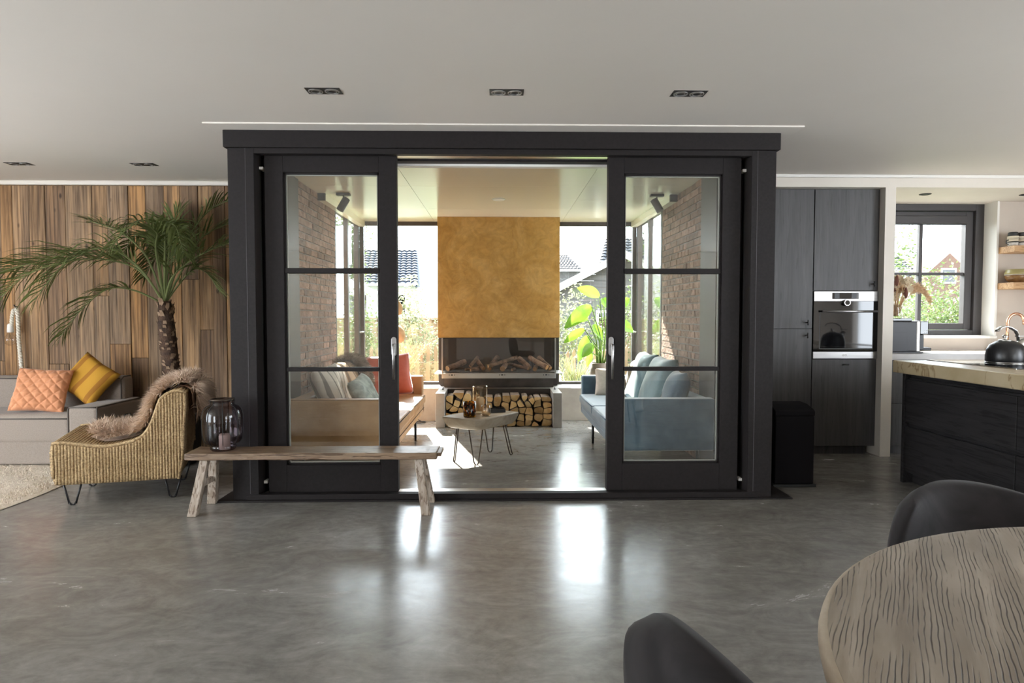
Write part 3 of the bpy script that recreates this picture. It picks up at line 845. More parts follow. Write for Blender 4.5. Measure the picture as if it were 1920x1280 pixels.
for i, (a, b, r) in enumerate(emb):
    A = Vector(a); B = Vector(b)
    lift = 0.0
    o = gnarly_log((0, 0, 0), B - A, r, 40 + i).build('ember_log', ['ember_log', 'ember_log_end'], None, smooth=False, loc=(A.x, A.y, A.z + lift))
    tag(o, 'gnarled brown ceramic log lying on the tray of the gas fire', 'log', 'ceramic logs on the fire tray')

# split firewood: the bay is cut into cells, one split log per cell
def clip(poly, px, py, nx, ny):
    out = []
    for i in range(len(poly)):
        a = poly[i]; b = poly[(i + 1) % len(poly)]
        da = (a[0] - px) * nx + (a[1] - py) * ny; db = (b[0] - px) * nx + (b[1] - py) * ny
        if da <= 0: out.append(a)
        if (da < 0 < db) or (db < 0 < da):
            t = da / (da - db); out.append((a[0] + (b[0] - a[0]) * t, a[1] + (b[1] - a[1]) * t))
    return out
rw = random.Random(23)
cells = []
row_z = [0.036, 0.108, 0.178, 0.246, 0.312]
sites = []
for ri, z in enumerate(row_z):
    x = -0.60 + (0.035 if ri % 2 else 0.065)
    while x < 0.60:
        sites.append((x + rw.uniform(-.026, .026), z + rw.uniform(-.024, .024)))
        x += rw.uniform(0.078, 0.108)
def top_line(x): return 0.345 + 0.012 * sin(9 * x) + (0.035 if -0.5 < x < -0.3 else 0)
nlog = 0
for i, (sx, sz) in enumerate(sites):
    poly = [(-0.603, 0.002), (0.608, 0.002), (0.608, top_line(sx)), (-0.603, top_line(sx))]
    for j, (tx, tz) in enumerate(sites):
        if i == j or not poly: continue
        mx, mz = (sx + tx) / 2, (sz + tz) / 2
        poly = clip(poly, mx, mz, tx - sx, tz - sz)
    if len(poly) < 3: continue
    cx = sum(p[0] for p in poly) / len(poly); cz = sum(p[1] for p in poly) / len(poly)
    k = rw.uniform(0.90, 0.96)
    def tri(a, b, c): return abs((b[0] - a[0]) * (c[1] - a[1]) - (c[0] - a[0]) * (b[1] - a[1])) / 2
    want = rw.choice([3, 4, 4, 4, 5])
    while len(poly) > want:
        q = min(range(len(poly)), key=lambda q: tri(poly[q - 1], poly[q], poly[(q + 1) % len(poly)])); poly.pop(q)
    poly = [(cx + (x - cx) * k, cz + (z - cz) * k) for x, z in poly]
    # round a run of corners so that it reads as a split round
    start = rw.randrange(len(poly)); rounded = []
    cnt = rw.choice([1, 1, 2, 2])
    for q in range(len(poly)):
        a, b, c = poly[q - 1], poly[q], poly[(q + 1) % len(poly)]
        cut = 0.48 if ((q - start) % len(poly)) < cnt else 0.05
        p1 = (b[0] + (a[0] - b[0]) * cut, b[1] + (a[1] - b[1]) * cut); p2 = (b[0] + (c[0] - b[0]) * cut, b[1] + (c[1] - b[1]) * cut)
        if cut > .2:
            mid = ((p1[0] + p2[0]) / 2 * .45 + b[0] * .55, (p1[1] + p2[1]) / 2 * .45 + b[1] * .55)
            rounded += [p1, mid, p2]
        else: rounded += [p1, p2]
    yf = 7.22 + rw.uniform(0, .06) + (0.02 if cz > .3 else 0)
    mb = MB(); n = len(rounded)
    loc = [(x - cx, z - cz) for x, z in rounded]
    dx, dz = rw.uniform(-.006, .006), rw.uniform(0, .004)
    mb.cur = 0
    mb.add([(x, 0, z) for x, z in loc], [tuple(range(n))])
    mb.cur = 1
    mb.add([(x, 0, z) for x, z in loc] + [(x * .94 + dx, 0.29, z * .94 + dz) for x, z in loc],
           [(q, n + q, n + (q + 1) % n, (q + 1) % n) for q in range(n)] + [tuple(range(n, 2 * n))])
    o = mb.build('firewood_log', ['log_end', 'log_bark'], None, loc=(cx, yf, cz))
    tag(o, 'split firewood log with pale yellow cut end stacked between the concrete cheeks', 'firewood', 'split logs stacked under the fire')

# ================================================================== SUNROOM FURNITURE
def sunroom_sofa(name, label, s, xf, xb, y0, y1, leather, seam, legmat):
    """s: +1 faces +X (stands on the left), -1 faces -X"""
    t = thing(name, label, 'sofa', ((xf + xb) / 2, (y0 + y1) / 2, 0))
    cx, cy = (xf + xb) / 2, (y0 + y1) / 2
    def bx(nm, xa, xc, ya, yb, za, zb, bev=.02, mat=leather, par=t):
        return box(nm, min(xa, xc) - cx, max(xa, xc) - cx, ya - cy, yb - cy, za, zb, mat, par, bevel=bev, seg=3)
    f = xf; b = xb
    bx('base', b, f - s * .02, y0 + .02, y1 - .02, 0.20, 0.315, .012)
    for ya, yb in ((y0, y0 + .115), (y1 - .115, y1)):
        a = bx('armrest', b, f - s * .02, ya, yb, 0.20, 0.612, .022)
        pip = MB()
        for z in (0.604,):
            pip.tube([(f - s * .024 - cx, ya - cy + .012, z), (b - cx, ya - cy + .012, z)], .005, 6)
            pip.tube([(f - s * .024 - cx, yb - cy - .012, z), (b - cx, yb - cy - .012, z)], .005, 6)
        pip.build('piping', seam, a, smooth=True)
    bx('backrest', b, b + s * .14, y0 + .11, y1 - .11, 0.20, 0.60, .025)
    ym = (y0 + y1) / 2
    for ya, yb in ((y0 + .116, ym - .003), (ym + .003, y1 - .116)):
        c = bx('seat_cushion', b + s * .14, f + s * .012, ya, yb, 0.318, 0.415, .03)
        MB().tube([(f + s * .006 - cx, ya - cy + .02, 0.405), (f + s * .006 - cx, yb - cy - .02, 0.405)], .004, 6).build('piping', seam, c, smooth=True)
    MB().tube([(f - s * .018 - cx, y0 + .03 - cy, .262), (f - s * .018 - cx, y1 - .03 - cy, .262)], .003, 6).build('seam', seam, t)
    for ya in (y0 + .2, y1 - .55 if s > 0 else y1 - .75):
        for xa in (f - s * .045, b + s * .08):
            MB().tube([(xa - cx, ya - cy, .205), (xa - cx, ya - cy, 0)], [.014, .011], 10).build('leg', legmat, t, smooth=True)
    return t
sunroom_sofa('leather_sofa', 'tan leather sofa with piped seat along the brick wall', 1, -0.80, -1.66, 4.95, 7.02, 'tan_leather', 'seam_dark', 'black_metal')
sunroom_sofa('velvet_sofa', 'blue velvet sofa with piped seat along the brick wall', -1, 0.885, 1.70, 4.95, 7.02, 'blue_velvet', 'blue_velvet', 'black_metal')

def cushion(name, label, mat, loc, w, h, t, rx, rz, ry=0.0, seed=0, p=4.0, squash=0.0, group=None, quilt=0.0):
    mb = pillow(w, h, t, p, wob=.10, seed=seed, squash=squash, quilt=quilt, n=84 if quilt else 18)
    o = mb.build(name, mat, None, smooth=True, loc=loc)
    m = Matrix.Rotation(rz, 4, 'Z') @ Matrix.Rotation(rx, 4, 'X') @ Matrix.Rotation(ry, 4, 'Z')
    o.rotation_euler = m.to_euler()
    w_ = o.modifiers.new('weld', 'WELD'); w_.merge_threshold = 0.0006
    return tag(o, label, 'cushion', group)
R = radians
# along the tan sofa (cushions lean back against -X): rz=+90 makes local X run along Y, normal towards +X
cushion('cushion', 'striped linen back cushion with pale piping next to the fur throw on the tan sofa', 'striped_linen', (-1.40, 5.42, .618), .68, .46, .20, R(72), R(90), seed=1)
cushion('cushion', 'sand striped back cushion behind the fur throw on the tan sofa', 'striped_sand', (-1.41, 6.13, .618), .70, .46, .20, R(72), R(90), seed=2)
cushion('cushion', 'small mottled pale green cushion on the tan sofa', 'pale_green_fabric', (-1.13, 5.42, .580), .40, .36, .14, R(62), R(82), ry=R(8), seed=3)
cushion('cushion', 'rust red velvet cushion leaning on the window-side arm of the tan sofa', 'red_velvet', (-1.15, 6.76, .634), .46, .44, .15, R(78), R(15), ry=R(5), seed=4)
# along the blue sofa
cushion('cushion', 'teal velvet back cushion nearest the garden window on the blue sofa', 'teal_velvet', (1.42, 6.28, .648), .62, .52, .20, R(72), R(-90), seed=5)
cushion('cushion', 'teal velvet back cushion in the middle of the blue sofa', 'teal_velvet', (1.42, 5.66, .645), .60, .52, .20, R(70), R(-90), seed=6)
cushion('cushion', 'dark blue cushion by the door-side armrest of the blue sofa', 'blue_velvet', (1.44, 5.215, .605), .28, .42, .16, R(72), R(-90), seed=7)
cushion('cushion', 'brown velvet cushion tucked between teal cushion and window-side sofa arm', 'brown_fabric', (1.43, 6.745, .600), .29, .40, .14, R(74), R(-90), seed=8)
cushion('cushion', 'beige cushion leaning on the window-side arm of the blue sofa', 'beige_fabric', (1.19, 6.80, .553), .32, .30, .11, R(76), R(-8), seed=9)

def fur_throw(name, label, path, half_w, lateral, loc, rz, mat, length, n, seed, thick=.015, strand=.0035, edge_wave=.02):
    """path: 2-D side profile (u,z); lateral axis is local Y"""
    rnd = random.Random(seed)
    t = thing(name, label, 'sheepskin', loc, rz)
    # resample
    seg = [sqrt((b[0] - a[0]) ** 2 + (b[1] - a[1]) ** 2) for a, b in zip(path[:-1], path[1:])]
    tot = sum(seg)
    def at_(s):
        d = s * tot
        for (a, b), L in zip(zip(path[:-1], path[1:]), seg):
            if d <= L or (a, b) == (path[-2], path[-1]):
                k = min(1, d / L); return (a[0] + (b[0] - a[0]) * k, a[1] + (b[1] - a[1]) * k), ((b[1] - a[1]) / L, -(b[0] - a[0]) / L)
            d -= L
    def width(s): return half_w * (1 + .12 * sin(7 * s + seed) + .08 * sin(17 * s)) * (1 - .35 * max(0, abs(2 * s - 1) - .8) / .2)
    def surf(u, v, off):
        (x, z), (nx, nz) = at_(v)
        if nz < 0 and False: nx, nz = -nx, -nz
        return (x - nx * off, lateral + (2 * u - 1) * width(v), z - nz * off)
    mb = MB(); mb.grid(lambda u, v: surf(u, v, thick), 12, 26); mb.grid(lambda u, v: surf(u, v, 0.002), 12, 26)
    mb.build('hide', mat, t, smooth=True)
    sam = []
    for _ in range(n):
        u = rnd.random(); v = rnd.random()
        (x, z), (nx, nz) = at_(v)
        sam.append((surf(u, v, thick), (-nx + rnd.gauss(0, .1), (2 * u - 1) ** 5 * 1.2, -nz)))
    fo = fur(sam, length, seed, strand).build('fur', mat, t)
    fo['kind'] = 'stuff'
    return t
tc0, ti0 = cos(R(72)), sin(R(72)); path = []
for k in range(17):                       # over the sand cushion: up its back, over the top, down its front
    an = -0.25 * pi + 1.35 * pi * k / 16  # 0 = back face, pi/2 = top edge, pi = front face
    b_ = sin(an); q_ = -cos(an)
    b_ = max(-.72, min(1.0, b_ * 1.02)); th_ = .106 * max(.12, 1 - abs(b_) ** 4) ** .5 * (1 if q_ > 0 else -1) * min(1, abs(q_) * 2.2)
    path.append((.24 - tc0 * .224 * b_ + ti0 * th_, .618 + ti0 * .224 * b_ + tc0 * th_))
fur_throw('fur_throw', 'shaggy brown fur throw over the back of the tan sofa', path, 0.17, 0, (-1.65, 6.26, 0), 0, 'fur_brown', .06, 12000, 3)

# coffee table
ct = thing('coffee_table', 'thick grey-brown wood slab coffee table on hairpin legs', 'table', (-0.16, 5.55, 0))
poly = [(-.486, 5.475), (-.30, 5.335), (-.20, 5.297), (-.125, 5.325), (.10, 5.60), (.182, 5.712), (.03, 5.83), (-.15, 5.79), (-.36, 5.66)]
poly = [(x + .16, y - 5.55) for x, y in poly]
mb = MB()
cxp = sum(p[0] for p in poly) / len(poly); cyp = sum(p[1] for p in poly) / len(poly)
n = len(poly)
lv = [(1.0, .400), (1.0, .385), (.93, .335), (.84, .305), (.80, .30)]
vs = []; fs = []
for k, z in lv: vs += [(cxp + (x - cxp) * k, cyp + (y - cyp) * k, z) for x, y in poly]
for q in range(len(lv) - 1):
    for i in range(n): fs.append((q * n + i, q * n + (i + 1) % n, (q + 1) * n + (i + 1) % n, (q + 1) * n + i))
fs += [tuple(range(n)), tuple(range((len(lv) - 1) * n, len(lv) * n))]
mb.add(vs, fs).build('tabletop', 'coffee_slab', ct, bevel=.014, seg=3)
feet = [((-.385, 5.49), (-.36, 5.50), (-.345, 5.47)), ((-.19, 5.37), (-.255, 5.405), (-.135, 5.40)), ((-.08, 5.885), (-.135, 5.73), (-.045, 5.74)), ((.112, 5.755), (.035, 5.66), (.055, 5.68))]
for ft, a, b in feet:
    hm = MB(); hairpin(hm, (a[0] + .16, a[1] - 5.55, .305), (b[0] + .16, b[1] - 5.55, .305), (ft[0] + .16, ft[1] - 5.55, 0.0), .0055)
    hm.build('leg', 'bronze_metal', ct, smooth=True)

def glassware(name, label, cat, loc, prof, mat, n=28):
    t = thing(name, label, cat, loc)
    MB().lathe(prof, (0, 0, 0), n).build('vessel', mat, t, smooth=True)
    return t
g = glassware('hurricane_glass', 'tall clear hurricane glass holding a candle on the coffee table', 'vase', (-0.165, 5.60, .40),
              [(0, .004), (.055, .004), (.064, .012), (.066, .02), (.066, .235), (.070, .245), (.066, .246), (.061, .235), (.061, .03), (.0, .026)], 'amber_glass')
c = thing('candle', 'thick pale pillar candle inside the tall hurricane glass', 'candle', (-0.165, 5.60, .428))
MB().lathe([(0, 0), (.034, 0), (.035, .11), (.030, .120), (.012, .114), (0, .112)], n=20).build('wax', 'candle_wax', c, smooth=True)
MB().tube([(0, 0, .11), (0.001, 0, .128)], .0012, 6).build('wick', 'black_metal', c)
glassware('tortoiseshell_tumbler', 'tortoiseshell glass tumbler on the coffee table', 'glass', (-0.248, 5.435, .40),
          [(0, .0), (.050, .0), (.055, .006), (.056, .13), (.052, .13), (.050, .02), (0, .018)], 'tortoise_glass')
g = glassware('tealight_glass', 'small round glass tealight holder on the coffee table', 'candle holder', (-0.112, 5.485, .40),
              [(0, .0), (.034, .0), (.043, .008), (.044, .06), (.038, .072), (.038, .092), (.034, .092), (.034, .072), (.039, .058), (.038, .014), (0, .012)], 'amber_glass')
MB().lathe([(0, .013), (.019, .013), (.019, .028), (0, .026)], n=16).build('tealight', 'candle_wax', g, smooth=True)
tr = thing('serving_tray', 'small black tray near the back of the coffee table', 'tray', (-0.02, 5.72, .40), 0.12)
box('tray_base', -.075, .075, -.05, .05, 0, .006, 'black_metal', tr)
MB().box(-.075, -.069, -.05, .05, .006, .03).box(.069, .075, -.05, .05, .006, .03).box(-.069, .069, -.05, -.044, .006, .03).box(-.069, .069, .044, .05, .006, .03).build('rim', 'black_metal', tr)

# potted strelitzia on the ledge
st = thing('potted_plant', 'large leafed green plant in a ridged brown pot on the window ledge', 'plant', (1.25, 7.86, .395))
MB().lathe([(0, 0), (.10, 0), (.118, .03), (.126, .15), (.128, .29), (.120, .29), (.116, .26), (0, .25)], n=28).build('pot', 'pot_grey', st, smooth=True)
MB().lathe([(0, .262), (.116, .262)], n=20).build('soil', 'soil', st)
def big_leaf(base, tip, w, fold=.25, droop=.15, n=9):
    b = Vector(base); t = Vector(tip); ax = t - b; L = ax.length; ax.normalize()
    sd = ax.cross(Vector((0, 1, 0.15))).normalized()
    if sd.length < .1: sd = Vector((1, 0, 0))
    side = ax.cross(Vector((0.2, -1, 0.3))).normalized()
    up = side.cross(ax).normalized()
    mb = MB()
    def fn(u, v):
        ww = w * (sin(pi * min(1, v * .93 + .05)) ** .75) * (1 - .25 * v)
        a = 2 * u - 1
        p = b + ax * L * v + side * a * ww + up * abs(a) * ww * fold + Vector((0, 0, -droop * L * v * v))
        return tuple(p)
    mb.grid(fn, 6, n)
    return mb
leaves = [((.0, 0, .25), (-.02, -.05, 1.10), (-.30, -.12, 1.25), .085), ((.02, .0, .25), (-.12, -.08, .98), (-.46, -.2, .78), .10),
          ((-.02, 0, .25), (-.16, -.05, .82), (-.40, -.1, .86), .055), ((.01, .02, .25), (-.20, -.05, .70), (-.46, -.1, .58), .06),
          ((-.03, 0, .25), (-.16, -.02, .62), (-.28, -.10, .36), .075), ((.02, -.02, .25), (-.10, -.1, .52), (-.25, -.18, .40), .07),
          ((.03, 0, .25), (.03, -.02, 1.08), (.12, -.1, .96), .08), ((.05, .02, .25), (.16, .03, .95), (.36, .0, 1.12), .09),
          ((0, .03, .25), (-.08, .02, .76), (.02, -.06, .60), .06), ((-.02, -.03, .25), (-.12, -.08, .42), (-.18, -.12, .27), .045),
          ((.04, 0, .25), (.20, .0, .80), (.40, -.05, .70), .08)]
for a, b, c2, w in leaves:
    A, B = Vector(a), Vector(b)
    mid = A.lerp(B, .5) + Vector((.04, 0, .03))
    lf = big_leaf(b, c2, w).build('leaf', 'strelitzia_leaf', st, smooth=True)
    MB().tube([A, A.lerp(mid, .5), mid, mid.lerp(B, .55), B], [.012, .010, .008, .007, .005], 8).build('leaf_stalk', 'strelitzia_stem', st, smooth=True)

# ceiling spots and detector in the sunroom
for x, lb in ((-1.49, 'black adjustable ceiling spotlight above the tan sofa'), (1.535, 'black adjustable ceiling spotlight above the blue sofa')):
    s = thing('ceiling_spotlight', lb, 'spotlight', (x, 6.23, SH))
    box('mounting_plate', -.065, .065, -.03, .03, -.022, 0.0, 'window_dark', s, bevel=.002)
    MB().tube([(0, 0, -.02), (0, 0, -.055)], .007, 8).build('joint', 'window_dark', s)
    sg = 1 if x < 0 else -1
    MB().tube([(sg * .03, -.0, -.05), (-sg * .028, -.03, -.165)], .036, 18).build('lamp_head', 'window_dark', s, smooth=False)
sd = thing('ceiling_speaker', 'small round white disc on the sunroom ceiling', 'ceiling disc', (0, 6.5, SH))
MB().lathe([(0, -.012), (.055, -.012), (.066, -.006), (.067, 0), (0, 0)], n=28).build('cover', 'trim_white', sd, smooth=True)
# hanging ornament and cable by the garden window
ho = thing('hanging_ornament', 'tan gourd ornament hanging on a cord by the garden window', 'ornament', (-1.16, 7.4, 0))
MB().tube([(0, 0, SH), (0, 0, 1.42)], .002, 6).build('cord', 'black_metal', ho)
MB().lathe([(.004, 1.44), (.022, 1.425), (.050, 1.38), (.056, 1.33), (.040, 1.28), (.010, 1.265)], n=18).build('pod', 'ornament_tan', ho, smooth=True)
MB().tube([(0, 0, 1.27), (0, 0, 1.14)], .002, 6).build('cord', 'black_metal', ho)
MB().lathe([(.004, 1.15), (.030, 1.14), (.075, 1.09), (.085, 1.03), (.070, .97), (.02, .945)], n=18).build('pod', 'ornament_tan', ho, smooth=True)
cb = MB(); cb.tube([(-.96 + .09 * cos(a) * (1 + .15 * sin(3 * a)), 7.52 + .06 * sin(a), .006 + .002 * (a % 2)) for a in [k * .35 for k in range(40)]] + [(-1.02, 7.63, .05), (-1.02, 7.645, .2)], .005, 6)
tag(cb.build('power_cable', 'black_metal', None, smooth=True), 'loose black cable coiled on the floor beside the concrete plinth', 'cable')

# ================================================================== LIVING CORNER
rug = thing('rug', 'thick cream wool rug in front of the grey sofa', 'rug', (-4.6, 4.6, 0))
mb = MB()
rr = random.Random(3)
def rugz(x, y): return .026 + .006 * sin(9 * x + 3 * y) * sin(7 * y - 2 * x)
mb.grid(lambda u, v: (-1.45 + u * 2.82 + .012 * sin(14 * v), -1.5 + v * 2.42, rugz(u * 5, v * 5) * min(1, 12 * min(u, 1 - u, v, 1 - v) + .15)), 70, 60)
mb.build('pile', 'rug_cream', rug, smooth=True)
mb = MB().box(-1.44, 1.365, -1.49, .91, 0.0, .006).build('backing', 'rug_cream', rug)
sam = [((-.3 + rr.random() * 1.66, -.9 + rr.random() * 1.8, .02), (0, 0, 1)) for _ in range(9000)]
fo = fur(sam, .022, 8, .003, .3).build('wool_tufts', 'rug_cream', rug); fo['kind'] = 'stuff'

so = thing('modular_sofa', 'grey fabric modular sofa with low wide armrest against the board wall', 'sofa', (-4.4, 5.6, 0))
def sb(nm, xa, xb, ya, yb, za, zb, bev=.035, par=so, mat='sofa_grey'):
    return box(nm, xa + 4.4, xb + 4.4, ya - 5.6, yb - 5.6, za, zb, mat, par, bevel=bev, seg=4)
ar = sb('armrest', -3.505, -3.262, 5.24, 5.925, .032, .522)
def pipe(pts, par, r=.006, mat='sofa_piping'):
    MB().tube([(x + 4.4, y - 5.6, z) for x, y, z in pts], r, 6).build('piping', mat, par, smooth=True)
pipe([(-3.268, 5.246, .05), (-3.268, 5.246, .50), (-3.272, 5.26, .514), (-3.272, 5.90, .514)], ar)
pipe([(-3.499, 5.246, .05), (-3.499, 5.246, .50), (-3.495, 5.252, .514), (-3.28, 5.252, .514)], ar)
for xa, xb in ((-6.0, -4.83), (-4.83, -3.508)):
    se = sb('seat_cushion', xa, xb - .006, 5.30, 5.80, .20, .455, .05)
    pipe([(xa + .03, 5.302, .415), (xb - .03, 5.302, .415)], se)
    sb('seat_base', xa, xb - .004, 5.31, 5.925, .034, .25, .02)
for xa, xb in ((-6.0, -5.42), (-5.42, -4.22), (-4.20, -3.33)):
    bk = sb('back_cushion', xa, xb - .01, 5.74, 5.925, .30, .722, .045)
    pipe([(xb - .03, 5.745, .46), (xb - .03, 5.745, .69), (xb - .03, 5.79, .718), (xb - .03, 5.90, .718)], bk)
    pipe([(xa + .03, 5.748, .706), (xb - .04, 5.748, .706)], bk)
MB().tube([(-3.258 + 4.4, 5.62 - 5.6, .40), (-3.252 + 4.4, 5.62 - 5.6, .33), (-3.252 + 4.4, 5.70 - 5.6, .33), (-3.258 + 4.4, 5.70 - 5.6, .40), (-3.258 + 4.4, 5.62 - 5.6, .40)], .006, 6).build('strap_loop', 'black_metal', so)
cushion('cushion', 'coral quilted cushion on the grey sofa', 'coral_quilt', (-3.865, 5.470, .633), .42, .38, .14, R(66), R(10), ry=R(-4), seed=11, quilt=.016)
cushion('cushion', 'mustard yellow fringed cushion on the grey sofa', 'yellow_fringe', (-3.575, 5.640, .706), .38, .36, .13, R(68), R(6), ry=R(-35), seed=12)

# woven chair -----------------------------------------------------------------
wc = thing('lounge_chair', 'woven seagrass lounge chair on black hairpin legs beside the rug', 'armchair', (-2.843, 4.2185, 0), math.atan2(.288, .958))
prof = [(-.070, .424), (-.080, .365), (-.076, .224), (-.053, .149), (.30, .143), (.668, .141), (.694, .276), (.705, .498), (.717, .644), (.712, .729), (.679, .747), (.64, .742), (.600, .722), (.564, .688), (.546, .64), (.530, .587), (.511, .535), (.489, .491), (.465, .457), (.437, .432), (.39, .412), (.335, .399), (.27, .390), (.21, .389), (.15, .398), (.088, .410), (.03, .421), (-.032, .427)]
W = 0.64
mb = MB()
mb.prism(prof, lambda a, b: (a, 0, b), lambda a, b: (a - .02, W, b + .015))
mb.build('woven_shell', 'seagrass_weave', wc, bevel=.012, seg=3)
edge = prof[9:] + prof[:1]
def span(x):
    """lowest and highest point of the side outline at x"""
    zs = []
    for (xa, za), (xb, zb) in zip(prof, prof[1:] + prof[:1]):
        if min(xa, xb) <= x <= max(xa, xb) and abs(xb - xa) > 1e-6: zs.append(za + (zb - za) * (x - xa) / (xb - xa))
    return (min(zs), max(zs)) if len(zs) > 1 else None
for yy, dx_, dz_, nm in ((-.002, 0, 0, 'side_cords'), (W + .002, -.02, .015, 'side_cords')):
    cm_ = MB(); x = -.066; rq = random.Random(4)
    while x < .708:
        zz = span(x)
        if zz and zz[1] - zz[0] > .05:
            nz = max(3, int((zz[1] - zz[0]) / .035))
            cm_.tube([(x + dx_ + rq.uniform(-.0012, .0012), yy, zz[0] + .006 + (zz[1] - zz[0] - .014) * q / nz + dz_) for q in range(nz + 1)], [.0088 + rq.uniform(-.0008, .0008) for q in range(nz + 1)], 8)
        x += .0185
    o = cm_.build(nm, 'seagrass_weave', wc, smooth=True); o['kind'] = 'stuff'
run_ = prof[9:] + prof[:4]; acc = 0.0; cm_ = MB()
for (xa, za), (xb, zb) in zip(run_[:-1], run_[1:]):
    L_ = sqrt((xb - xa) ** 2 + (zb - za) ** 2)
    while acc < L_:
        t_ = acc / L_; xq, zq = xa + (xb - xa) * t_, za + (zb - za) * t_
        cm_.tube([(xq - .02 * q, .006 + (W - .012) * q, zq + .015 * q) for q in (0, .25, .5, .75, 1)], .0088, 8); acc += .0185
    acc -= L_
o = cm_.build('seat_cords', 'seagrass_weave', wc, smooth=True); o['kind'] = 'stuff'
MB().tube([(a, .004, b + .004) for a, b in edge], .011, 8).build('braided_edge', 'seagrass_weave', wc, smooth=True)
MB().tube([(a - .02, W - .004, b + .019) for a, b in edge], .011, 8).build('braided_edge', 'seagrass_weave', wc, smooth=True)
MB().tube([(prof[i][0], .0, prof[i][1]) for i in (9, 8, 7, 6, 5)], .010, 8).build('braided_edge', 'seagrass_weave', wc, smooth=True)
for fx, fy in ((.02, .06), (.62, .06), (.0, .56), (.60, .56)):
    hm = MB(); hairpin(hm, (fx - .05, fy, .15), (fx + .055, fy, .15), (fx, fy, 0), .0065)
    hm.build('leg', 'black_metal', wc, smooth=True)
top_ = list(reversed(prof[10:26])); path = []
for q in range(len(top_)):
    (xa, za), (xb, zb) = top_[max(q - 1, 0)], top_[min(q + 1, len(top_) - 1)]; L_ = sqrt((xb - xa) ** 2 + (zb - za) ** 2)
    path.append((top_[q][0] - (zb - za) / L_ * .018, top_[q][1] + (xb - xa) / L_ * .018))
path += [(.725, .762), (.744, .70), (.742, .62), (.736, .55)]
fur_throw('sheepskin', 'fluffy pinkish tan sheepskin draped over the woven chair', path, .235, .34, (-2.843, 4.2185, 0), math.atan2(.288, .958), 'fur_tan', .085, 20000, 5, thick=.03, strand=.003)

# palm ------------------------------------------------------------------------
pm = thing('potted_palm', 'tall date palm with feathery fronds in a dark pot by the board wall', 'palm', (-2.78, 5.50, 0))
MB().lathe([(0, 0), (.17, 0), (.20, .05), (.235, .36), (.245, .43), (.225, .43), (.21, .38), (0, .37)], n=28).build('pot', 'pot_dark', pm, smooth=True)
MB().lathe([(0, .385), (.212, .385)], n=24).build('soil', 'soil', pm)
MB().tube([(.225, -.05, .36), (.275, -.05, .42), (.28, .02, .425), (.225, .05, .36)], .01, 8).build('pot_handle', 'pot_dark', pm, smooth=True)
tp = [(0.02, 0, .38), (-.005, .02, .60), (-.03, .04, .80), (-.06, .06, 1.0), (-.085, .08, 1.2), (-.10, .09, 1.38)]
tk = MB(); tk.tube(tp, [.062, .062, .066, .070, .066, .050], 14).build('trunk', 'palm_bark', pm, smooth=True)
rp = random.Random(9); sc_ = MB()
for k in range(170):
    t = rp.random(); i = min(4, int(t * 5)); q = t * 5 - i
    c = Vector(tp[i]).lerp(Vector(tp[i + 1]), q)
    an = k * 2.399; rad = .058
    d = Vector((cos(an), sin(an), 0)); tn = Vector((-sin(an), cos(an), 0))
    o = c + d * rad; w = .016
    sc_.add([o - tn * w, o + tn * w, o + d * .018 + tn * w * .7 + Vector((0, 0, .036)), o + d * .018 - tn * w * .7 + Vector((0, 0, .036)), o + d * .004 + Vector((0, 0, -.03))],
            [(0, 1, 2, 3), (0, 4, 1)])
so_ = sc_.build('frond_stub', 'palm_scar', pm); so_['kind'] = 'stuff'
CR = Vector((-.10, .09, 1.36))
def frond(ctrl, leaf_len, droop, seed, dens=46, spread=1.0):
    rnd = random.Random(seed)
    P_ = [CR] + [CR + Vector(c) for c in ctrl]
    pts = []
    N = 40
    def cr(t):
        f = t * (len(P_) - 1); i = min(int(f), len(P_) - 2); q = f - i
        p0 = P_[max(i - 1, 0)]; p1 = P_[i]; p2 = P_[i + 1]; p3 = P_[min(i + 2, len(P_) - 1)]
        return 0.5 * ((2 * p1) + (p2 - p0) * q + (2 * p0 - 5 * p1 + 4 * p2 - p3) * q * q + (3 * p1 - p0 - 3 * p2 + p3) * q ** 3)
    pts = [cr(k / N) for k in range(N + 1)]
    for q_ in pts: q_.y = min(q_.y, .45)
    mb = MB()
    mb.cur = 1
    mb.tube(pts, [.009 * (1 - .85 * k / N) + .001 for k in range(N + 1)], 6)
    mb.cur = 0
    for s in (-1, 1):
        for k in range(dens):
            t = .27 + .73 * (k + rnd.random() * .6) / dens
            p = cr(t); tg = (cr(min(1, t + .02)) - cr(max(0, t - .02))).normalized()
            up = Vector((0, 0, 1)); sd = tg.cross(up)
            if sd.length < .05: sd = Vector((1, 0, 0))
            sd.normalize(); nrm = sd.cross(tg).normalized()
            L = leaf_len * (.45 + .55 * sin(pi * min(1, (t - .12) / .9)) ) * rnd.uniform(.85, 1.1)
            d = (sd * s * .85 * spread + tg * (.55 + .5 * t) + nrm * rnd.uniform(-.1, .55)).normalized()
            w = .0072
            wv = tg.cross(d).normalized()
            wd = d.cross(wv).normalized() * w
            a = p; m1 = p + d * L * .4; d2 = (d + Vector((0, 0, -droop))).normalized(); m2 = m1 + d2 * L * .35
            d3 = (d2 + Vector((0, 0, -droop * 1.3))).normalized(); e = m2 + d3 * L * .3
            for q_ in (m1, m2, e): q_.y = min(q_.y, .455)
            mb.add([a - wd * .5, a + wd * .5, m1 + wd, m1 - wd, m2 + wd * .8, m2 - wd * .8, e], [(0, 1, 2, 3), (3, 2, 4, 5), (5, 4, 6)])
    return mb
K = 214.0
def px(*pts):   # offsets from the crown in metres, drawn up on paper at 214 units a metre, with depth
    return [((x - 302) / K, d, (565 - y) / K) for x, y, d in pts]
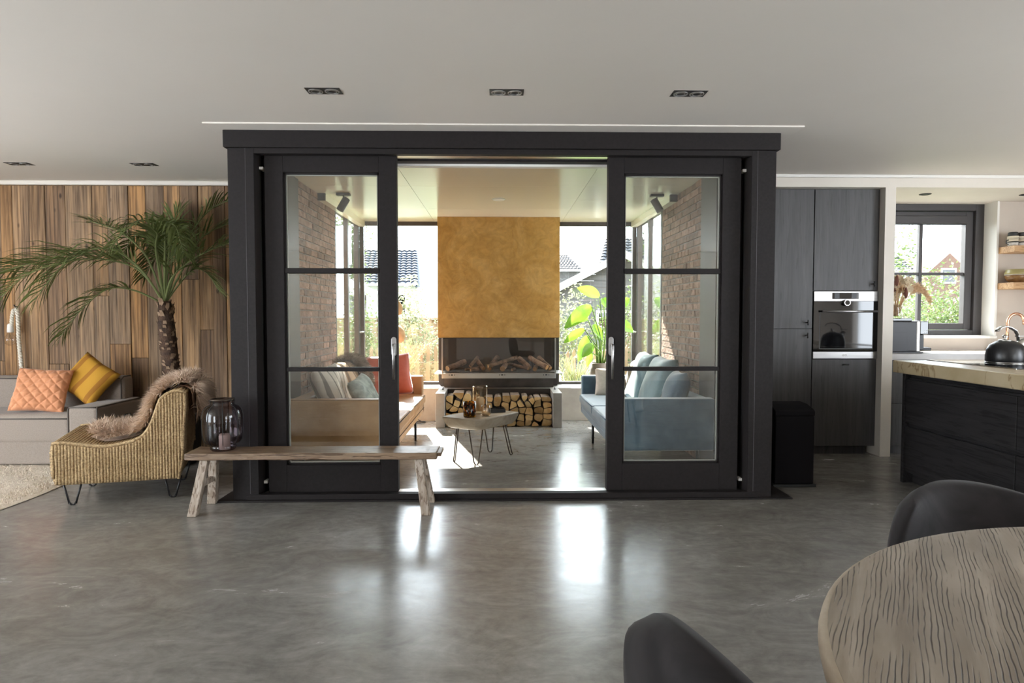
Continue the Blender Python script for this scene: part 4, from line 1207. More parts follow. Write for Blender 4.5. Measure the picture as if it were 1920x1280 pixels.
fr = [(px((262, 500, -.1), (190, 488, -.28), (105, 525, -.42), (50, 612, -.5)), .36, .35),
      (px((250, 490, -.05), (165, 476, -.15), (80, 498, -.22), (8, 524, -.25)), .32, .25),
      (px((258, 540, -.1), (222, 540, -.2), (180, 580, -.25), (152, 622, -.28)), .26, .35),
      (px((272, 480, .0), (228, 435, .0), (190, 420, .05), (165, 412, .05)), .24, .15),
      (px((285, 470, .05), (262, 440, .1), (232, 436, .15), (205, 470, .18)), .24, .45),
      (px((300, 480, .1), (302, 420, .15), (312, 385, .2)), .24, .1),
      (px((318, 490, .1), (338, 420, .2), (372, 375, .28), (425, 356, .3)), .24, .25),
      (px((325, 500, .1), (350, 440, .2), (392, 412, .25), (436, 402, .28)), .24, .2),
      (px((320, 520, -.05), (350, 490, -.05), (395, 465, -.05), (436, 448, -.02)), .26, .25),
      (px((315, 480, -.1), (330, 430, -.2), (355, 432, -.28), (372, 480, -.32)), .24, .5),
      (px((305, 470, -.15), (318, 440, -.25), (300, 430, -.4), (270, 470, -.5)), .26, .45),
      (px((290, 490, .15), (270, 450, .25), (250, 470, .32), (225, 510, .36)), .24, .4),
      (px((322, 530, .05), (345, 500, .1), (365, 505, .15), (385, 540, .2)), .22, .3),
      (px((280, 500, -.2), (240, 470, -.35), (190, 500, -.48), (150, 560, -.55)), .32, .4),
      (px((296, 480, .2), (282, 430, .28), (262, 400, .32)), .22, .12)]
for i, (c_, L, d_) in enumerate(fr):
    frond(c_, L * (1.35 if i in (0, 1, 13) else 1.15), d_, 60 + i, 60 if i in (0, 1) else 34).build('frond', ['palm_leaf', 'palm_stem'], pm)

# rope lamp -------------------------------------------------------------------
rl = thing('rope_lamp', 'white twisted rope lamp with a clear bulb hanging on the board wall', 'lamp', (-4.41, 5.955, 0))
def twisted(path, par, r=.011, turns=26):
    P_ = [Vector(p) for p in path]
    seg = [(b - a).length for a, b in zip(P_[:-1], P_[1:])]; tot = sum(seg)
    def at_(s):
        d = s * tot
        for (a, b), L in zip(zip(P_[:-1], P_[1:]), seg):
            if d <= L: return a.lerp(b, d / L)
            d -= L
        return P_[-1]
    for ph in (0, pi):
        pts = []
        n = turns * 8
        for k in range(n + 1):
            s = k / n; a = 2 * pi * turns * s * .5 + ph
            p = at_(s); pts.append(p + Vector((cos(a) * r * .7, sin(a) * r * .7, 0)))
        MB().tube(pts, r, 7).build('rope_strand', 'rope_white', par, smooth=True)
twisted([(0.0, 0, 1.33), (.012, -.01, 1.31), (.022, -.015, 1.25), (.02, -.01, 1.05), (.03, -.005, .85), (.035, 0, .70), (.035, 0, .45)], rl, turns=34)
twisted([(0, 0, 1.33), (-.015, -.02, 1.31), (-.02, -.03, 1.25), (-.025, -.035, 1.17)], rl, .010, turns=8)
MB().tube([(0, .02, 1.345), (0, -.02, 1.345), (0, -.03, 1.36)], .005, 8).build('wall_hook', 'black_metal', rl, smooth=True)
MB().lathe([(.012, .06), (.022, .05), (.026, 0), (.026, -.02), (0, -.02)], (-.035, -.035, 1.13), 16).build('socket', 'trim_white', rl, smooth=True)
MB().lathe([(.016, 0), (.020, -.015), (.042, -.05), (.046, -.075), (.036, -.105), (.014, -.122), (0, -.124)], (-.04, -.035, 1.112), 20).build('bulb', 'clear_glass', rl, smooth=True)
MB().tube([(-.04, -.035, 1.11), (-.048, -.035, 1.06), (-.032, -.035, 1.05), (-.04, -.035, 1.10)], .0015, 5).build('filament', 'bronze_metal', rl)

# bench -----------------------------------------------------------------------
be = thing('wooden_bench', 'long weathered wooden bench in front of the sliding door', 'bench', (-1.19, 4.17, 0))
def rough_board(x0, x1, y0, y1, z0, z1, seed, nx=28):
    rnd = random.Random(seed); mb = MB()
    ring = [(0, 0), (1, 0), (1, 1), (0, 1)]
    vs = []; fs = []
    for i in range(nx + 1):
        x = x0 + (x1 - x0) * i / nx
        for a, b in ring:
            vs.append((x + (rnd.uniform(-.004, .004) if i in (0, nx) else 0), y0 + (y1 - y0) * a + rnd.uniform(-.0025, .0025), z0 + (z1 - z0) * b + rnd.uniform(-.0015, .0015)))
    for i in range(nx):
        for k in range(4):
            fs.append((i * 4 + k, i * 4 + (k + 1) % 4, (i + 1) * 4 + (k + 1) % 4, (i + 1) * 4 + k))
    fs += [(3, 2, 1, 0), tuple(nx * 4 + k for k in range(4))]
    return mb.add(vs, fs)
rough_board(-.80, .795, -.118, .108, .346, .390, 5).build('seat_board', 'bench_wood', be, bevel=.006, seg=2)
box('end_batten', .795, .822, -.10, .085, .362, .386, 'bench_wood', be, bevel=.004)
def leg(mb, a, b, w, d):
    a = Vector(a); b = Vector(b)
    vs = []
    for p, k in ((a, 1.0), (b, 1.12)):
        for sx, sy in ((-1, -1), (1, -1), (1, 1), (-1, 1)): vs.append((p.x + sx * w / 2 * k, p.y + sy * d / 2 * k, p.z))
    mb.add(vs, [(3, 2, 1, 0), (4, 5, 6, 7), (0, 1, 5, 4), (1, 2, 6, 5), (2, 3, 7, 6), (3, 0, 4, 7)])
for xt, xb in ((-.685, -.738), (.675, .728)):
    for yt, yb in ((-.075, -.142), (.055, .135)):
        m_ = MB(); leg(m_, (xt if yt < 0 else xt - .015 * (1 if xt < 0 else -1) * 0, yt, .35), (xb, yb, 0), .052, .042)
        m_.build('leg', 'bench_leg_wood', be, bevel=.004)
    xm = (xt + xb) / 2
    box('stretcher', xm - .012, xm + .012, -.105, .095, .165, .20, 'bench_leg_wood', be, bevel=.003)

# lantern ---------------------------------------------------------------------
ln = thing('glass_lantern', 'smoked ribbed glass lantern standing on the wooden bench', 'lantern', (-1.79, 4.165, .390))
pr_ = [(0, .004), (.072, .004), (.078, .010), (.080, .028), (.074, .040), (.10, .050), (.114, .075), (.120, .11), (.122, .17), (.120, .23), (.112, .265), (.096, .285), (.074, .294), (.070, .300), (.070, .333)]
lb_ = MB(); lb_.lathe(pr_, n=36).build('glass_body', 'smoked_glass', ln, smooth=True)
MB().lathe([(.0735, .325), (.0745, .334), (.0705, .335), (.069, .326)], n=32, close=True).build('rim', 'bronze_metal', ln, smooth=True)
for k in range(8):
    a = pi / 8 + k * pi / 4
    MB().tube([((r + .002) * cos(a), (r + .002) * sin(a), z) for r, z in pr_[4:]], .0022, 5).build('wire_rib', 'black_metal', ln, smooth=True)
MB().tube([(-.075 * cos(a), -.03, .325 + .035 * sin(a) * 0 - .02 * (1 - abs(cos(a)))) for a in [pi * k / 10 for k in range(11)]], .0025, 6).build('handle', 'black_metal', ln, smooth=True)
cd = thing('candle', 'short white candle pair shape inside the smoked lantern', 'candle', (-1.78, 4.165, .396))
cd['label'] = 'short white pillar candle inside the smoked lantern on the bench'
MB().lathe([(0, 0), (.034, 0), (.035, .085), (.030, .10), (.016, .092), (0, .090)], n=20).build('wax', 'candle_wax', cd, smooth=True)
MB().tube([(0, 0, .088), (0, 0, .104)], .0012, 6).build('wick', 'black_metal', cd)

# ================================================================== BLACK BIN
bn = thing('waste_bin', 'black rectangular bin with domed lid beside the portal', 'bin', (2.175, 4.80, 0))
box('base', -.16, .16, -.185, .15, 0, .022, 'deep_black', bn, bevel=.004)
box('body', -.145, .145, -.175, .14,   .022, .525, 'matte_black', bn, bevel=.008)
mb = MB()
mb.prism([(-.175, .525), (-.175, .562), (-.15, .575), (-.05, .600), (.06, .605), (.14, .585), (.142, .525)], lambda a, b: (-.148, a, b), lambda a, b: (.148, a, b))
mb.build('lid', 'matte_black', bn, bevel=.006, seg=2)
MB().tube([(.147, -.12, .09), (.155, -.12, .085), (.155, -.12, .06), (.147, -.12, .055)], .004, 6).build('hinge_clip', 'steel', bn)

# ================================================================== KITCHEN
def knob(par, x, y, z, vertical=True):
    m_ = MB().tube([(x, y, z), (x, y - .03, z)], .005, 8)
    if vertical: m_.tube([(x, y - .033, z - .024), (x, y - .033, z + .024)], .0055, 8)
    else: m_.tube([(x - .028, y - .033, z), (x + .028, y - .033, z)], .0055, 8)
    m_.build('handle', 'black_metal', par, smooth=True)
tc_ = thing('tall_cabinet', 'tall dark grey oak cabinet beside the portal', 'cabinet', (2.52, 5.70, 0))
box('carcass', -.30, .30, .02, .62, .08, 2.388, 'cabinet_oak', tc_)
box('plinth', -.30, .30, .055, .08, 0, .08, 'cabinet_oak', tc_)
for za, zb, hz in ((.082, 1.142, 1.085), (1.148, 2.388, 1.20)):
    d = box('cabinet_door', -.30, .298, 0, .02, za, zb, 'cabinet_oak', tc_, bevel=.0015)
    knob(d, .245, 0, hz)
oc = thing('oven_cabinet', 'tall dark grey oak cabinet housing the built-in oven', 'cabinet', (3.115, 5.70, 0))
MB().box(-.29, .29, .02, .62, .08, .87).box(-.29, .29, .02, .62, 1.485, 2.388).box(-.29, -.285, .02, .62, .87, 1.485).build('carcass', 'cabinet_oak', oc)
box('plinth', -.29, .24, .055, .08, 0, .08, 'cabinet_oak', oc)
d = box('cabinet_door', -.289, .295, 0, .02, .082, .868, 'cabinet_oak', oc, bevel=.0015); knob(d, -.0, 0, .822, False)
d = box('cabinet_door', -.289, .295, 0, .02, 1.488, 2.388, 'cabinet_oak', oc, bevel=.0015); knob(d, .242, 0, 1.545)
ov = thing('built_in_oven', 'built-in oven with black glass door and steel bands', 'oven', (3.115, 5.70, .876))
box('oven_body', -.28, .28, .02, .55, .0, .60, 'deep_black', ov)
cp = box('control_panel', -.289, .296, -.012, .02, .515, .604, 'brushed_steel', ov, bevel=.002)
box('display', -.125, .115, -.014, -.012, .535, .592, 'black_glass', cp)
MB().box(-.105, -.06, -.0147, -.014, .540, .588).box(.05, .095, -.0147, -.014, .540, .588).build('display_key', 'machine_grey', cp)
kb = MB(); kb.tube([(.0, -.012, .502), (.0, -.04, .502)], .029, 24); kb.build('knob', 'steel', ov, smooth=False, bevel=.002)
MB().tube([(.0, -.0405, .502), (.0, -.042, .502)], .022, 24).build('knob_cap', 'black_glass', ov)
box('oven_door', -.289, .296, -.008, .02, .065, .515, 'black_glass', ov, bevel=.002)
box('window_rim', -.235, .255, -.0095, -.008, .085, .42, 'firebox_dark', ov)
box('window_glass', -.228, .248, -.0105, -.0095, .092, .413, 'black_glass', ov)
hb = MB().tube([(-.225, -.045, .425), (.275, -.045, .425)], .009, 12)
hb.tube([(-.20, -.008, .425), (-.20, -.045, .425)], .006, 8).tube([(.25, -.008, .425), (.25, -.045, .425)], .006, 8)
hb.build('door_handle', 'brushed_steel', ov, smooth=True)
box('bottom_strip', -.289, .296, -.012, .02, .0, .062, 'brushed_steel', ov, bevel=.002)
tcu = bpy.data.curves.new('oven_lettering', 'FONT'); tcu.body = 'AEG'; tcu.size = .026; tcu.extrude = .0006; tcu.align_x = 'CENTER'
tmp = bpy.data.objects.new('tmp_text', tcu); COL.objects.link(tmp)
bpy.context.view_layer.update()
me = bpy.data.meshes.new_from_object(tmp.evaluated_get(bpy.context.evaluated_depsgraph_get()))
bpy.data.objects.remove(tmp)
me.materials.clear(); me.materials.append(MATS['lettering_white'])
lt = bpy.data.objects.new('lettering', me); COL.objects.link(lt); lt.parent = ov
lt.location = (.0, -.0128, .022); lt.rotation_euler = (pi / 2, 0, 0); lt['label'] = 'white letters AEG'

# niche units
for i, (xa, xb, lb) in enumerate(((3.512, 4.112, 'dark oak base cabinet under the coffee machine'), (4.118, 5.10, 'dark oak base cabinet under the kitchen window'), (5.106, 6.40, 'dark oak base cabinet under the wall shelves'))):
    bc = thing('base_cabinet', lb, 'cabinet', (xa, 5.70, 0))
    w_ = xb - xa
    box('carcass', 0, w_, .02, .59, .08, .862, 'cabinet_oak', bc)
    box('plinth', 0, w_, .055, .08, 0, .08, 'cabinet_oak', bc)
    for za, zb in ((.082, .465), (.471, .862)):
        box('drawer_front', .002, w_ - .002, 0, .02, za, zb, 'cabinet_oak', bc, bevel=.0015)
tag(box('kitchen_worktop', 3.497, 6.44, 5.655, 6.30, .864, .920, 'worktop_grey', bevel=.004), 'grey stone worktop under the kitchen window', 'worktop')

# coffee machine
cm = thing('coffee_machine', 'black and silver coffee machine on the grey worktop', 'coffee machine', (3.735, 5.90, .92))
box('housing', -.20, .085, -.17, .20, .012, .292, 'machine_grey', cm, bevel=.012, seg=3)
box('base', -.205, .12, -.17, .20, 0, .014, 'black_metal', cm)
box('side_panel', -.19, -.03, -.1725, -.17, .02, .19, 'machine_grey', cm, bevel=.001)
box('chrome_edge', .055, .092, -.175, .20, .012, .295, 'brushed_steel', cm, bevel=.01, seg=3)
box('brew_head', .09, .172, -.165, .19, .17, .292, 'black_glass', cm, bevel=.008)
box('brew_column', .09, .13, -.165, .19, .03, .17, 'black_metal', cm, bevel=.004)
MB().tube([(.15, -.03, .17), (.15, -.03, .145)], .008, 10).tube([(.15, .02, .17), (.15, .02, .145)], .008, 10).build('spout', 'steel', cm, smooth=True)
box('drip_tray', .09, .235, -.12, .14, .02, .05, 'black_metal', cm, bevel=.008)
for q in range(2):
    for j in range(3): MB().box(.125 + j * .014, .131 + j * .014, -.1665, -.165, .185 + q * .018, .19 + q * .018).build('button', 'lettering_white', cm)
box('cup_rail', -.19, .03, -.15, .18, .292, .318, 'black_glass', cm, bevel=.006)
vz = thing('dried_bouquet', 'dried flowers and grasses in a clear glass vase on the coffee machine', 'dried flowers', (3.71, 5.92, 1.238))
MB().lathe([(0, 0), (.055, 0), (.06, .02), (.05, .09), (.062, .125), (.058, .125), (.046, .09), (.054, .022), (0, .012)], n=22).build('vase', 'clear_glass', vz, smooth=True)
rf = random.Random(31)
for k in range(64):
    an = rf.uniform(0, 2 * pi); sp = rf.uniform(.02, .16); hgt = rf.uniform(.20, .37)
    tip = Vector((max(-.12, cos(an) * sp), sin(an) * sp * .8, hgt))
    st_ = MB().tube([(cos(an) * .02, sin(an) * .02, .02), (tip * .55)[:], tip[:]], .002, 5)
    sm = st_.build('stem', 'dried_flower', vz)
    kind = k % 3
    hd = MB()
    if kind == 0:
        for j in range(10):
            a = j * 2 * pi / 10
            d_ = Vector((cos(a), -.35, sin(a))).normalized()
            e_ = d_.cross(Vector((0, 1, 0))).normalized() * .008
            b_ = tip; m_ = tip + d_ * .030; t_ = tip + d_ * .044
            hd.add([b_ - e_ * .4, b_ + e_ * .4, m_ + e_, t_, m_ - e_], [(0, 1, 2, 3, 4)])
        hd.lathe([(0, -.006), (.010, -.004), (.011, .004), (0, .009)], tip, 8)
        hd.build('flower_head', 'dried_cream', sm)
    elif kind == 1:
        hd.lathe([(0, -.05), (.012, -.035), (.016, 0), (.010, .04), (0, .06)], tip, 8)
        hd.build('seed_head', 'dried_dark' if k % 2 else 'dried_flower', sm, smooth=True)
    else:
        for j in range(26):
            d_ = Vector((rf.gauss(0, .5), rf.gauss(0, .4), rf.gauss(.5, .4))).normalized(); e_ = d_.cross(Vector((.3, 1, .2))).normalized() * .0025
            hd.add([tip - e_, tip + e_, tip + d_ * rf.uniform(.025, .055)], [(0, 1, 2)])
        hd.build('plume', 'dried_cream' if k % 2 else 'dried_flower', sm)
for j in range(7):
    off = j * .012
    st_ = MB().tube([(.02, 0, .05), (.07, -.02 + off * .3, .17 + off), (.15, -.03, .24 + off * .8)], .002, 5).build('stem', 'dried_flower', vz)
    hd = MB()
    for q in range(70):
        t = q / 70; c_ = Vector((.12 + .19 * t, -.03 + off * .3, .215 + off * .9 + .055 * sin(pi * (t * .9 + .05)) - .10 * t * t))
        d_ = Vector((rf.uniform(.3, 1), rf.gauss(0, .5), rf.gauss(-.1, .5))).normalized(); e_ = d_.cross(Vector((.1, 1, .3))).normalized() * .0028
        hd.add([c_ - e_, c_ + e_, c_ + d_ * .045], [(0, 1, 2)])
    hd.build('plume', 'dried_flower', st_)
oc2 = thing('copper_cup', 'small copper cup behind the coffee machine', 'cup', (4.03, 6.16, .92))
MB().lathe([(0, 0), (.03, 0), (.032, .012), (.012, .02), (.012, .06), (.034, .085), (.037, .115), (.034, .115), (.03, .088), (0, .075)], n=20).build('bowl', 'copper', oc2, smooth=True)

# shelves with crockery
for z, lb in ((1.875, 'upper thick wooden wall shelf beside the kitchen window holding mugs'), (1.522, 'lower thick wooden wall shelf beside the kitchen window holding a bowl')):
    tag(box('wall_shelf', 4.955, 6.40, 6.075, 6.30, z, z + .062, 'shelf_wood', bevel=.003), lb, 'shelf')
def mug(loc, lb):
    m_ = thing('mug', lb, 'mug', loc)
    a = MB(); a.cur = 0; a.lathe([(0, 0), (.040, 0), (.044, .035)], n=22); a.build('foot_glaze', 'mug_speckle', m_, smooth=True)
    MB().lathe([(.044, .035), (.0445, .045)], n=22).build('dark_band', 'mug_black', m_, smooth=True)
    MB().lathe([(.0445, .045), (.0445, .069), (.040, .069), (.038, .012), (0, .01)], n=22).build('upper_glaze', 'mug_cream', m_, smooth=True)
    MB().tube([(-.043, 0, .06), (-.066, 0, .052), (-.066, 0, .026), (-.043, 0, .018)], .005, 8).build('handle', 'mug_black', m_, smooth=True)
    return m_
def cap_mug(loc, lb):
    m_ = thing('mug', lb, 'mug', loc)
    MB().lathe([(.047, 0), (.046, .028), (.044, .030), (.042, .004)], n=22, close=True).build('rim_glaze', 'mug_cream', m_, smooth=True)
    MB().lathe([(.046, .028), (.040, .062), (.036, .066), (0, .066)], n=22).build('body_glaze', 'mug_black', m_, smooth=True)
    return m_
mug((5.005, 6.16, 1.937), 'speckled mug with cream rim at the end of the upper kitchen shelf')
cap_mug((5.005, 6.16, 2.006), 'black mug turned upside down on the speckled mug at the shelf end')
mug((5.105, 6.18, 1.937), 'speckled mug standing second along the upper kitchen shelf')
cap_mug((5.105, 6.18, 2.006), 'black mug turned upside down on the second speckled mug')
bw = thing('glazed_bowl', 'brown glazed bowl on the lower kitchen shelf', 'bowl', (5.07, 6.18, 1.584))
MB().lathe([(0, 0), (.05, 0), (.085, .025), (.10, .06), (.098, .075), (.094, .06), (.078, .03), (0, .012)], n=26).build('bowl_body', 'bowl_brown', bw, smooth=True)
MB().lathe([(.098, .073), (.100, .079), (.095, .080)], n=26, close=True).build('rim', 'mug_speckle', bw, smooth=True)
bw2 = thing('olive_bowl', 'olive bowl turned upside down on the brown glazed bowl', 'bowl', (5.07, 6.18, 1.663))
MB().lathe([(.098, 0), (.100, .018), (.09, .034), (.092, .05), (.06, .052), (0, .052)], n=26).build('bowl_body', 'bowl_olive', bw2, smooth=True)

# copper tap
tap = thing('kitchen_tap', 'curved copper kitchen tap behind the kettle', 'tap', (4.945, 6.12, .92))
MB().lathe([(0, 0), (.028, 0), (.028, .012), (.020, .018), (.020, .05), (0, .05)], n=20).build('base', 'copper', tap, smooth=True)
pts = [(0, 0, .04), (0, 0, .20)] + [(.072 - .072 * cos(a), -.02 * sin(a / 2), .285 + .075 * sin(a)) for a in [pi * k / 12 for k in range(13)]] + [(.146, -.022, .255)]
MB().tube(pts, .0135, 14).build('spout', 'copper', tap, smooth=True)
MB().tube([(.0, -.0, .055), (.075, -.01, .055)], .018, 14).tube([(.075, -.01, .055), (.125, -.012, .05)], .004, 8).build('lever', 'copper', tap, smooth=True)

# island ----------------------------------------------------------------------
isl = thing('kitchen_island', 'black oak kitchen island with wide drawers', 'kitchen island', (3.6, 3.6, 0))
IX, IY = 3.6, 3.6
def ib(nm, xa, xb, ya, yb, za, zb, mat='island_oak', par=isl, bev=.002): return box(nm, xa - IX, xb - IX, ya - IY, yb - IY, za, zb, mat, par, bevel=bev)
ib('carcass', 3.085, 4.35, 2.05, 4.73, .085, .80)
ib('end_panel', 3.055, 4.37, 4.735, 4.765, 0, .828)
ib('top_rail', 3.10, 4.35, 2.05, 4.735, .80, .828)
ib('plinth', 3.13, 4.30, 2.05, 4.735, 0, .085)
for ya, yb in ((3.70, 4.73), (2.66, 3.694)):
    for za, zb in ((.09, .432), (.462, .785)):
        dr = ib('drawer_front', 3.060, 3.085, ya, yb, za, zb)
tag(box('island_worktop', 3.025, 4.42, 2.0, 4.845, .828, .920, 'marble_wood', bevel=.008, seg=2), 'thick veined beige worktop on the black island', 'worktop')
hob = thing('induction_hob', 'black glass induction hob set in the beige island worktop', 'hob', (3.68, 4.40, .92))
box('glass_plate', -.40, .40, -.42, .42, .0, .006, 'black_glass', hob, bevel=.002)
for q_ in (-.404, .40): box('steel_edge', q_, q_ + .004, -.424, .424, 0, .0065, 'steel', hob)
kt = thing('kettle', 'black stovetop kettle with chrome handle on the induction hob', 'kettle', (3.63, 4.50, .926), R(12))
MB().lathe([(0, 0), (.118, 0), (.122, .006), (.122, .05), (.117, .09), (.098, .128), (.064, .150), (.036, .157), (0, .158)], n=36).build('body', 'kettle_black', kt, smooth=True)
MB().lathe([(.1225, .0), (.124, .004), (.1225, .008)], n=36, close=True).build('base_ring', 'steel', kt, smooth=True)
MB().lathe([(0, .155), (.042, .155), (.040, .162), (.01, .166), (.008, .174), (.017, .182), (.017, .192), (.008, .199), (0, .20)], (-.01, 0, 0), 20).build('lid', 'steel', kt, smooth=True)
MB().tube([(.07, -.02, .10), (.10, -.03, .135), (.128, -.04, .155)], [.034, .030, .026], 16, cap=True).build('spout', 'steel', kt, smooth=True)
hp = [(.09, -.015, .15), (.088, -.012, .19), (.07, -.008, .225), (.03, 0, .248), (-.02, 0, .256), (-.06, 0, .245), (-.085, 0, .222)]
hm = MB(); vs = []
for i, p in enumerate(hp):
    for sx in (-1, 1):
        for sz in (0, .008): vs.append((p[0], p[1] + sx * (.012 + .006 * i / 6), p[2] + sz))
fs = []
for i in range(len(hp) - 1):
    a = i * 4; b = a + 4
    fs += [(a, a + 1, b + 1, b), (a + 2, b + 2, b + 3, a + 3), (a, b, b + 2, a + 2), (a + 1, a + 3, b + 3, b + 1)]
fs += [(0, 2, 3, 1), (24, 25, 27, 26)]
hm.add(vs, fs).build('handle', 'steel', kt, smooth=True)
box('whistle_lever', .075, .145, -.03, .0, .185, .193, 'steel', kt, bevel=.002)

# ================================================================== DINING
dt = thing('dining_table', 'large round dining table of weathered greyish wood', 'table', (1.297, .633, 0))
MB().lathe([(0, .701), (.851, .701), (.851, .7575), (.838, .760), (0, .760)], n=96).build('tabletop', 'dining_top', dt, smooth=False)
MB().lathe([(.846, .700), (.856, .712), (.863, .727), (.8655, .738), (.863, .748), (.857, .754), (.848, .7578)], n=96).build('rounded_edge', 'table_edge', dt, smooth=True)
for x, y in ((-.56, -.10), (.56, -.1), (0, .55), (0, -.62)):
    MB().lathe([(0, 0), (.05, 0), (.06, .03), (.045, .08), (.06, .30), (.075, .50), (.055, .58), (.08, .62), (.08, .70), (0, .70)], (x, y, 0), 20).build('leg', 'mug_speckle', dt, smooth=True)
def dining_chair(loc, rz, label, bend=.12, bz=.555, rk=.85):
    t = thing('dining_chair', label, 'chair', loc, rz)
    back = pillow(.54, .44, .13, 3.0, bend=bend, n=28, rnd_k=rk)
    o = back.build('backrest', 'chair_velvet', t, smooth=True, loc=(0, .23, bz))
    o.rotation_euler = (Matrix.Rotation(R(82), 4, 'X')).to_euler()
    o.modifiers.new('weld', 'WELD').merge_threshold = .0006
    o.scale = (1, 1, 1)
    s = pillow(.50, .50, .13, 3.6, n=18, rnd_k=.8).build('seat', 'chair_velvet', t, smooth=True, loc=(0, -.02, .43))
    s.modifiers.new('weld', 'WELD').merge_threshold = .0006
    for sx in (-1, 1):
        for sy in (-1, 1):
            MB().tube([(sx * .15, sy * .14, .41), (sx * .21, sy * .20, 0)], [.013, .009], 10).build('leg', 'black_metal', t, smooth=True)
    return t
dining_chair((1.345, 1.60, 0), 0.0, 'dark grey velvet dining chair between table and kitchen island')
dining_chair((.532, .98, 0), R(105), 'dark grey velvet dining chair with its back to the open floor', .03, .572, 1.0)

# ================================================================== CEILING SPOTS
def double_spot(x, y, label):
    s = thing('ceiling_downlight', label, 'downlight', (x, y, CEIL))
    box('housing', -.095, .095, -.049, .049, -.002, .0, 'spot_dark', s)
    for q in (-.045, .045):
        MB().lathe([(.040, -.002), (.040, -.006), (.034, -.007), (.033, -.003)], (q, 0, 0), 24, close=True).build('lamp_ring', 'spot_ring', s, smooth=True)
        MB().lathe([(.027, -.002), (.027, -.005), (.022, -.006), (.021, -.003)], (q, 0, 0), 24, close=True).build('lamp_ring', 'spot_ring', s, smooth=True)
    return s
for x in (-.963, .045, 1.062):
    double_spot(x, 3.605, 'black double recessed downlight in the ceiling before the portal')['group'] = 'downlights before the portal'
for x in (-3.91, -2.905):
    double_spot(x, 5.36, 'black double recessed downlight in the ceiling near the board wall')['group'] = 'downlights near the board wall'
for x in (3.97, 4.92):
    s = thing('round_downlight', 'small round dark downlight in the kitchen niche soffit', 'downlight', (x, 5.925, 2.392), 0, 'kitchen niche downlights')
    MB().lathe([(0, -.003), (.036, -.003), (.048, -.005), (.052, 0)], n=26).build('bezel', 'spot_dark', s, smooth=True)
    MB().lathe([(.040, -.003), (.040, -.007), (.034, -.007), (.034, -.003)], n=26, close=True).build('lamp_ring', 'machine_grey', s, smooth=True)

# ================================================================== GARDEN
gr = box('ground', -60, 70, 8.2, 90, -.2, -.06, 'grass')
struct(gr, 'green lawn outside the windows')
struct(MB().box(-60, -1.84, 6.3, 8.2, -.2, -.06).box(1.84, 3.4, 6.62, 8.2, -.2, -.06).box(3.4, 70, 6.62, 8.2, -.2, -.06).build('ground_beside_sunroom', 'grass'), 'green lawn beside the sunroom')
def fence(name, label, x0, x1, y, h):
    f_ = thing(name, label, 'fence', ((x0 + x1) / 2, y, -.06))
    rnd = random.Random(int(abs(x0) * 10)); cx = (x0 + x1) / 2
    m0 = MB().box(0, .138, 0, .022, 0, h).mesh('board', 'fence_wood')
    x = x0; k = 0
    while x < x1 - .1:
        o = bpy.data.objects.new('board', m0); COL.objects.link(o); o.parent = f_
        o.location = (x - cx, .03 if k % 2 else 0, rnd.uniform(-.01, .01)); x += .118; k += 1
    box('cap_rail', x0 - cx, x1 - cx, -.02, .07, h, h + .03, 'fence_wood', f_)
fence('board_fence', 'pale wooden board fence behind the shrubs on the tan sofa side', -6.5, -.7, 11.2, 1.26)
fence('board_fence', 'pale wooden board fence behind the shrubs on the blue sofa side', 2.1, 6.2, 11.2, 1.24)
pf = thing('picket_fence', 'low chestnut paling fence outside the sunroom windows', 'fence', (0, 9.5, -.06))
rpk = random.Random(77)
pkm = [MB().prism([(-.028, 0), (.028, 0), (.026, .8), (.0 + rpk.uniform(-.01, .01), .86), (-.026, .8)], lambda a, b: (a, 0, b), lambda a, b: (a, .025, b)).mesh('picket', 'fence_wood') for _ in range(4)]
x = -3.6
while x < 4.2:
    o = bpy.data.objects.new('picket', rpk.choice(pkm)); COL.objects.link(o); o.parent = pf
    o.location = (x, rpk.uniform(-.01, .01), 0); o.rotation_euler = (0, rpk.uniform(-.05, .05), 0); o.scale = (1, 1, rpk.uniform(.92, 1.06))
    x += rpk.uniform(.12, .17)
MB().tube([(-3.6, .035, .62), (4.2, .035, .62)], .006, 5).tube([(-3.6, .035, .2), (4.2, .035, .2)], .006, 5).build('wire', 'black_metal', pf)

def shrub(name, label, loc, rx, ry, h, n, mat, seed, z0=.15, size=.05, cat='shrub'):
    rnd = random.Random(seed)
    t = thing(name, label, cat, loc)
    blobs = [(rnd.uniform(-.6, .6) * rx, rnd.uniform(-.6, .6) * ry, z0 + (h - z0) * rnd.uniform(.15, .85), rnd.uniform(.3, .55)) for _ in range(9)]
    mb = MB()
    for _ in range(n):
        bx_, by_, bz_, br = rnd.choice(blobs)
        d = Vector((rnd.gauss(0, 1), rnd.gauss(0, 1), rnd.gauss(0, 1))).normalized() * (rnd.random() ** .4)
        p = Vector((bx_ + d.x * rx * br * 1.3, by_ + d.y * ry * br * 1.3, min(h, max(.05, bz_ + d.z * (h - z0) * br * .8))))
        a = Vector((rnd.gauss(0, 1), rnd.gauss(0, 1), rnd.gauss(0, .7))).normalized(); b = a.cross(Vector((rnd.gauss(0, 1), rnd.gauss(0, 1), rnd.gauss(0, 1)))).normalized()
        L = size * rnd.uniform(.7, 1.3)
        mb.add([p - a * L * .6, p + b * L * .28, p + a * L * .6, p - b * L * .28], [(0, 1, 2, 3)])
    mb.build('foliage', mat, t)
    for bx_, by_, bz_, br in blobs[:6]:
        MB().tube([(bx_ * .15, by_ * .15, 0), (bx_ * .6, by_ * .6, bz_ * .5), (bx_, by_, bz_)], [.016, .011, .005], 6).build('stem', 'bark', t)
    return t
